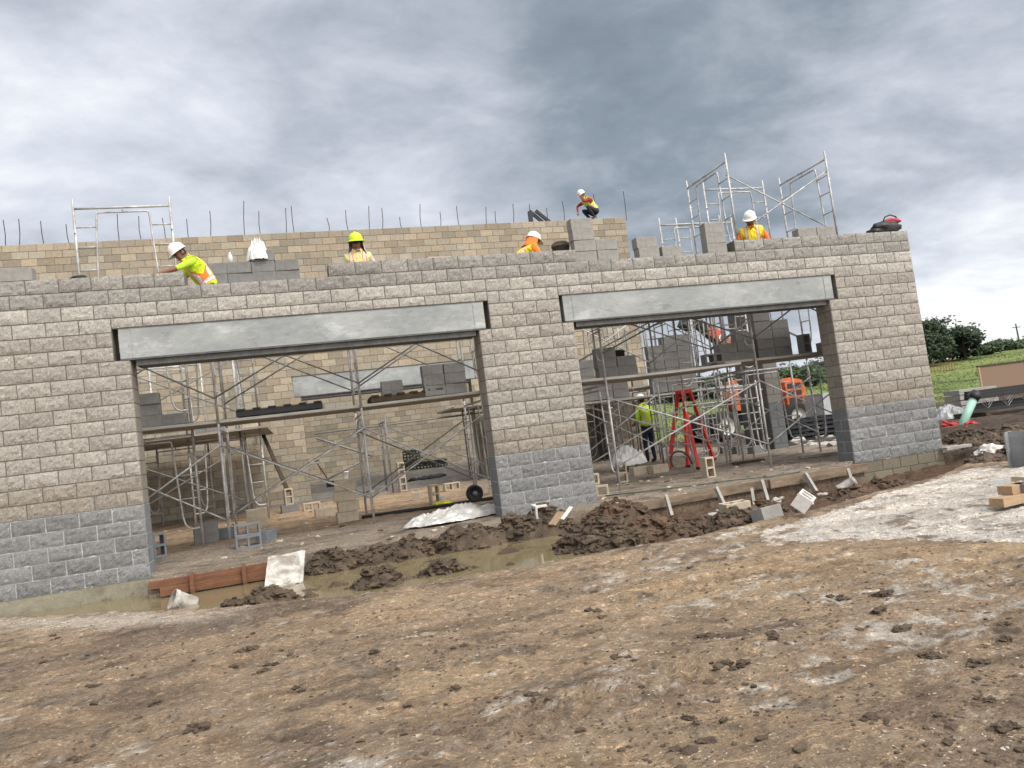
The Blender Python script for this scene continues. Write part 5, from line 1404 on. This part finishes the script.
        q = MB(); q.tube([c+rot @ Vector((0, -.12+.24*t_, .138*math.sin(PI*(.12+.76*t_))+.008)) for t_ in np.linspace(0, 1, 9)], .012, 6); q.build('ridge', M[helmet], hm, smooth=True)
        # ears, eyes and hair rim, so the head reads as a head
        q = MB()
        for s in (-1, 1): q.lump(c+rot @ Vector((s*.088, -.01, -.06)), .03, (.4, .7, 1.1), 2, .05, 1)
        q.build('ear', M[cloth['skin']], P, smooth=True)
        q = MB()
        for s in (-1, 1): q.lump(c+rot @ Vector((s*.034, .088, -.035)), .013, (1.2, .6, .8), 2, 0, 1)
        q.build('eye', M['black'], P, smooth=True)
        q = MB(); q.box(c+rot @ Vector((0, .088, -.105)), (.05, .012, .012), rot); q.build('mouth', M['redshirt'], P)
        q = MB()
        vs = []; 
        for i_ in range(13):
            a = PI+PI*i_/12
            for zz_, rr_ in ((.01, .096), (-.06, .094), (-.10, .078)): vs.append(c+rot @ Vector((rr_*math.cos(a)*.92, rr_*math.sin(a)*1.02, zz_)))
        q.add(vs, [(i_*3+m, (i_+1)*3+m, (i_+1)*3+m+1, i_*3+m+1) for i_ in range(12) for m in range(2)]); q.build('hair', M['black'], P, smooth=True)
        if 'glasses' in extras:
            q = MB()
            for s in (-1, 1): q.box(c+rot @ Vector((s*.036, .098, -.035)), (.06, .012, .034), rot)
            q.box(c+rot @ Vector((0, .1, -.028)), (.02, .01, .01), rot)
            for s in (-1, 1): q.box(c+rot @ Vector((s*.078, .04, -.028)), (.008, .12, .01), rot)
            q.build('sunglasses', M['black'], P)
        for ex in extras:
            if ex.startswith('shade'):
                mname = ex.split(':')[1]; q = MB(); vs = []; n_ = 15
                for i_ in range(n_):
                    a = PI*.92+PI*1.16*i_/(n_-1)
                    for zz_, rr_ in ((.0, .118), (-.08, .12), (-.16, .135), (-.22, .165)):
                        vs.append(c+rot @ Vector((rr_*math.cos(a), rr_*math.sin(a)*1.05, zz_)))
                q.add(vs, [(i_*4+m, (i_+1)*4+m, (i_+1)*4+m+1, i_*4+m+1) for i_ in range(n_-1) for m in range(3)])
                so_ = q.build('neck_shade', M[mname], P, smooth=True); so_.modifiers.new('t', 'SOLIDIFY').thickness = .006
    return P
def stand(bend=0., twist=0., arms=None, face=(0, 1, 0), knees=0., nod=0.):
    """upright figure bending forward at the hips by `bend` radians"""
    pel = Vector((0, -bend*.12, .92-knees*.2)); R = Matrix.Rotation(-bend, 3, 'X')
    che = pel+R @ Vector((0, 0, .36)); nek = pel+R @ Vector((0, 0.01, .58))
    d = dict(pelvis=pel, chest=che, neck=nek, face=Vector(face))
    d['head'] = nek+Matrix.Rotation(-bend*.6-nod, 3, 'X') @ Vector((0, .02, .25))
    for s, k in (('l', -1), ('r', 1)):
        d['sh_'+s] = pel+R @ Vector((k*.185, 0, .50))
        d['hip_'+s] = Vector((k*.095, pel.y, pel.z-.07)); d['kn_'+s] = Vector((k*.11, .03+knees*.15, .49-knees*.05)); d['an_'+s] = Vector((k*.12, -.02, .085)); d['toe_'+s] = Vector((k*.14, .15, .045))
        a = (arms or {}).get(s)
        if a: d['el_'+s] = Vector(a[0]); d['ha_'+s] = Vector(a[1])
        else:
            d['el_'+s] = d['sh_'+s]+Vector((k*.06, -.03, -.29)); d['ha_'+s] = d['el_'+s]+Vector((k*.0, .08, -.25))
    return d
DECK = 3.2+.045
C1 = dict(torso='limeshirt', arm='limeshirt', fore='skin', leg='charcoal', boot='boot', skin='skin')
# 1: leaning to the left over the wall, laying a block (seen from the side)
px = gy(192, 270, .62)
person((px.x+.22, .66, DECK-.04), R_(100), 'worker in lime shirt and white helmet leaning over the wall at left', stand(bend=.62, nod=.2, arms={'l': ((-.3, .42, 1.2), (-.32, .72, 1.1)), 'r': ((.28, .38, 1.12), (.25, .66, 1.03))}, face=(-.2, 1, -.55)), C1, 'helmet_white', ('lime', 'orange'))
# 2: upright, facing the street, lime helmet
px = gy(361, 250, .95)
person((px.x-.06, .95, DECK-.09), R_(172), 'worker in lime full brim helmet and sunglasses behind the wall, hands together', stand(bend=.16, arms={'l': ((-.29, .06, 1.14), (-.02, .26, 1.14)), 'r': ((.29, .06, 1.14), (.05, .27, 1.12))}, face=(.15, 1, -.05)), dict(torso='paleshirt', arm='paleshirt', fore='paleshirt', leg='navy', boot='boot', skin='skin'), 'helmet_lime', ('pale', 'orange'), ('glasses', 'shade:paleshirt'))
# 3: only head and hood above the wall, looking right
px = gy(531, 245, .9)
person((px.x-.28, .9, DECK+.08), R_(-75), 'worker in white helmet and orange hood, only head above the wall', stand(bend=.72, knees=.45, nod=-.1, arms={'l': ((-.26, .4, .95), (-.2, .6, .85)), 'r': ((.26, .4, .95), (.2, .6, .85))}, face=(0, 1, -.3)), dict(torso='orange', arm='orange', fore='orange', leg='navy', boot='boot', skin='skin'), 'helmet_white', ('yellow', 'orange'), ('shade:orange',))
# 4: crouching on the tall rear wall, facing left
zt = RZ0+39*RW; px = gy(587, 215, RY+.2)
cr = dict(pelvis=(0, -.12, .34), chest=(0, .08, .60), neck=(0, .24, .78), head=(0, .36, .99), face=(0, 1, -.25),
          sh_l=(-.18, .19, .70), sh_r=(.18, .19, .70), el_l=(-.24, .42, .58), el_r=(.24, .42, .58), ha_l=(-.12, .46, .80), ha_r=(.12, .5, .34),
          hip_l=(-.1, -.1, .30), hip_r=(.1, -.1, .30), kn_l=(-.16, .30, .46), kn_r=(.16, .30, .42), an_l=(-.13, .02, .09), an_r=(.13, .02, .09), toe_l=(-.14, .2, .045), toe_r=(.14, .2, .045))
person((px.x+.22, RY+.2, zt-.02), R_(98), 'worker in lime vest crouching on top of the tall rear wall', cr, dict(torso='redshirt', arm='redshirt', fore='redshirt', leg='charcoal', boot='boot', skin='skin_light'), 'helmet_white', ('lime', 'yellow'), (), .15)
# 5: orange shirt, looking down to the left
px = gy(757, 232, .95)
person((px.x-.14, .95, DECK), R_(150), 'worker in orange shirt with yellow vest and white helmet looking down', stand(bend=.28, nod=.25, arms={'l': ((-.32, .1, 1.08), (-.2, .36, .98)), 'r': ((.32, .1, 1.08), (.15, .36, .95))}, face=(.35, 1, -.45)), dict(torso='orange', arm='orange', fore='orange', leg='navy', boot='boot', skin='skin'), 'helmet_white', ('yellow', 'orange'))
# 6: standing on the floor with his back to the street
px = gf(656, 462)
person((px.x-.12, px.y, floor_z(px.y)-.01), R_(14), 'worker in lime vest and jeans standing on the floor, back turned', stand(bend=.1, arms={'l': ((-.27, .03, 1.12), (-.2, .25, 1.05)), 'r': ((.27, .05, 1.12), (.2, .26, 1.08))}, face=(-.3, 1, -.1)), dict(torso='charcoal', arm='limeshirt', fore='skin', leg='navy', boot='boot', skin='skin'), 'helmet_white', ('lime', 'lime'))

# ------------------------------------------------------------------ sky and light
SUN_AZ = math.atan2(.55, -1.0); SUN_EL = R_(50)
W = bpy.data.worlds.new('World'); S.world = W; W.use_nodes = True
n = W.node_tree.nodes; l = W.node_tree.links; n.clear()
out = n.new('ShaderNodeOutputWorld'); bg = n.new('ShaderNodeBackground'); l.new(bg.outputs[0], out.inputs[0]); setin(bg, 'Strength', .1)
sky = n.new('ShaderNodeTexSky'); sky.sky_type = 'NISHITA'; sky.sun_disc = False; sky.sun_elevation = SUN_EL; sky.sun_rotation = SUN_AZ; sky.dust_density = 2.5
tc = n.new('ShaderNodeTexCoord'); sep = n.new('ShaderNodeSeparateXYZ'); l.new(tc.outputs['Generated'], sep.inputs[0])
def mth(op, a, b=None, c=None, clamp=False):
    x = n.new('ShaderNodeMath'); x.operation = op; x.use_clamp = clamp
    for i, v in enumerate((a, b, c)):
        if v is None: continue
        if isinstance(v, (int, float)): x.inputs[i].default_value = v
        else: l.new(v, x.inputs[i])
    return x.outputs[0]
zc = mth('ADD', mth('MAXIMUM', sep.outputs[2], 0.0), .28)
cx = mth('DIVIDE', sep.outputs[0], zc); cyy = mth('DIVIDE', sep.outputs[1], zc)
cmb = n.new('ShaderNodeCombineXYZ'); l.new(cx, cmb.inputs[0]); l.new(cyy, cmb.inputs[1])
def nz(scale, detail, rough, dist, off):
    mp = n.new('ShaderNodeMapping'); mp.inputs['Location'].default_value = off; mp.inputs['Rotation'].default_value = (0, 0, .5); mp.inputs['Scale'].default_value = (1, 1.25, 1)
    l.new(cmb.outputs[0], mp.inputs[0])
    t = n.new('ShaderNodeTexNoise'); setin(t, 'Scale', scale); setin(t, 'Detail', detail); setin(t, 'Roughness', rough); setin(t, 'Distortion', dist)
    l.new(mp.outputs[0], t.inputs['Vector']); return t.outputs[0]
big_ = nz(.8, 4, .5, .4, (3.1, 1.7, 0)); midn = nz(2.3, 8, .58, .35, (7, 2, 0)); fin = nz(7.5, 6, .6, .2, (1, 9, 0))
def lobe(px, py, width, amp):
    d = ray(px, py).normalized(); vm = n.new('ShaderNodeVectorMath'); vm.operation = 'DOT_PRODUCT'
    l.new(tc.outputs['Generated'], vm.inputs[0]); vm.inputs[1].default_value = d
    mr = n.new('ShaderNodeMapRange'); mr.interpolation_type = 'SMOOTHSTEP'; l.new(vm.outputs['Value'], mr.inputs[0])
    mr.inputs[1].default_value = math.cos(width); mr.inputs[2].default_value = 1; mr.inputs[3].default_value = 0; mr.inputs[4].default_value = amp
    return mr.outputs[0]
v = mth('MULTIPLY_ADD', big_, .40, .135)
v = mth('ADD', v, mth('MULTIPLY_ADD', midn, .74, -.37))
v = mth('ADD', v, mth('MULTIPLY_ADD', fin, .26, -.13))
for px_, py_, w_, a_ in ((660, 120, .5, -.02), (820, 20, .4, -.07), (60, 110, .6, .15), (240, 105, .07, .08), (60, 190, .25, .08), (960, 190, .30, .16), (850, 110, .10, .05), (1000, 300, .2, .12), (470, 200, .14, .05)):
    v = mth('ADD', v, lobe(px_, py_, w_, a_))
hz_ = n.new('ShaderNodeMapRange'); hz_.interpolation_type = 'SMOOTHSTEP'; l.new(sep.outputs[2], hz_.inputs[0]); hz_.inputs[1].default_value = .0; hz_.inputs[2].default_value = .24; hz_.inputs[3].default_value = .26; hz_.inputs[4].default_value = 0
v = mth('ADD', v, hz_.outputs[0])
# brighter overhead and behind the viewer, where the cloud is thinner towards the sun
sd = Vector((math.sin(SUN_AZ)*math.cos(SUN_EL), math.cos(SUN_AZ)*math.cos(SUN_EL), math.sin(SUN_EL)))
vm = n.new('ShaderNodeVectorMath'); vm.operation = 'DOT_PRODUCT'; l.new(tc.outputs['Generated'], vm.inputs[0]); vm.inputs[1].default_value = sd
mr = n.new('ShaderNodeMapRange'); mr.interpolation_type = 'SMOOTHSTEP'; l.new(vm.outputs['Value'], mr.inputs[0])
mr.inputs[1].default_value = .2; mr.inputs[2].default_value = .95; mr.inputs[3].default_value = 0; mr.inputs[4].default_value = .75
v = mth('ADD', v, mr.outputs[0])
ramp = n.new('ShaderNodeValToRGB'); l.new(v, ramp.inputs[0]); el = ramp.color_ramp.elements
stops = [(0.0, (.135, .165, .20)), (.22, (.22, .26, .305)), (.42, (.40, .43, .49)), (.62, (.60, .63, .69)), (.82, (.84, .85, .86)), (1.0, (2.1, 2.05, 1.95))]
el[0].position = 0; el[0].color = (*stops[0][1], 1); el[1].position = 1; el[1].color = (*stops[-1][1], 1)
for p_, c_ in stops[1:-1]: e_ = el.new(p_); e_.color = (*c_, 1)
sc10 = n.new('ShaderNodeVectorMath'); sc10.operation = 'SCALE'; l.new(ramp.outputs[0], sc10.inputs[0]); sc10.inputs['Scale'].default_value = 10
mix = n.new('ShaderNodeMixRGB'); mix.inputs[0].default_value = .94; l.new(sky.outputs[0], mix.inputs[1]); l.new(sc10.outputs[0], mix.inputs[2])
l.new(mix.outputs[0], bg.inputs[0])
sl = bpy.data.lights.new('sun', 'SUN'); sl.energy = 1.5; sl.angle = R_(12); sl.color = (1, .96, .9)
so = bpy.data.objects.new('sun', sl); COL.objects.link(so); so.rotation_euler = (-sd).to_track_quat('-Z', 'Y').to_euler()

S.view_settings.view_transform = 'Standard'; S.view_settings.look = 'None'; S.view_settings.gamma = 1; S.view_settings.use_curve_mapping = False
S.view_settings.exposure = 0.42
S.cycles.max_bounces = 6
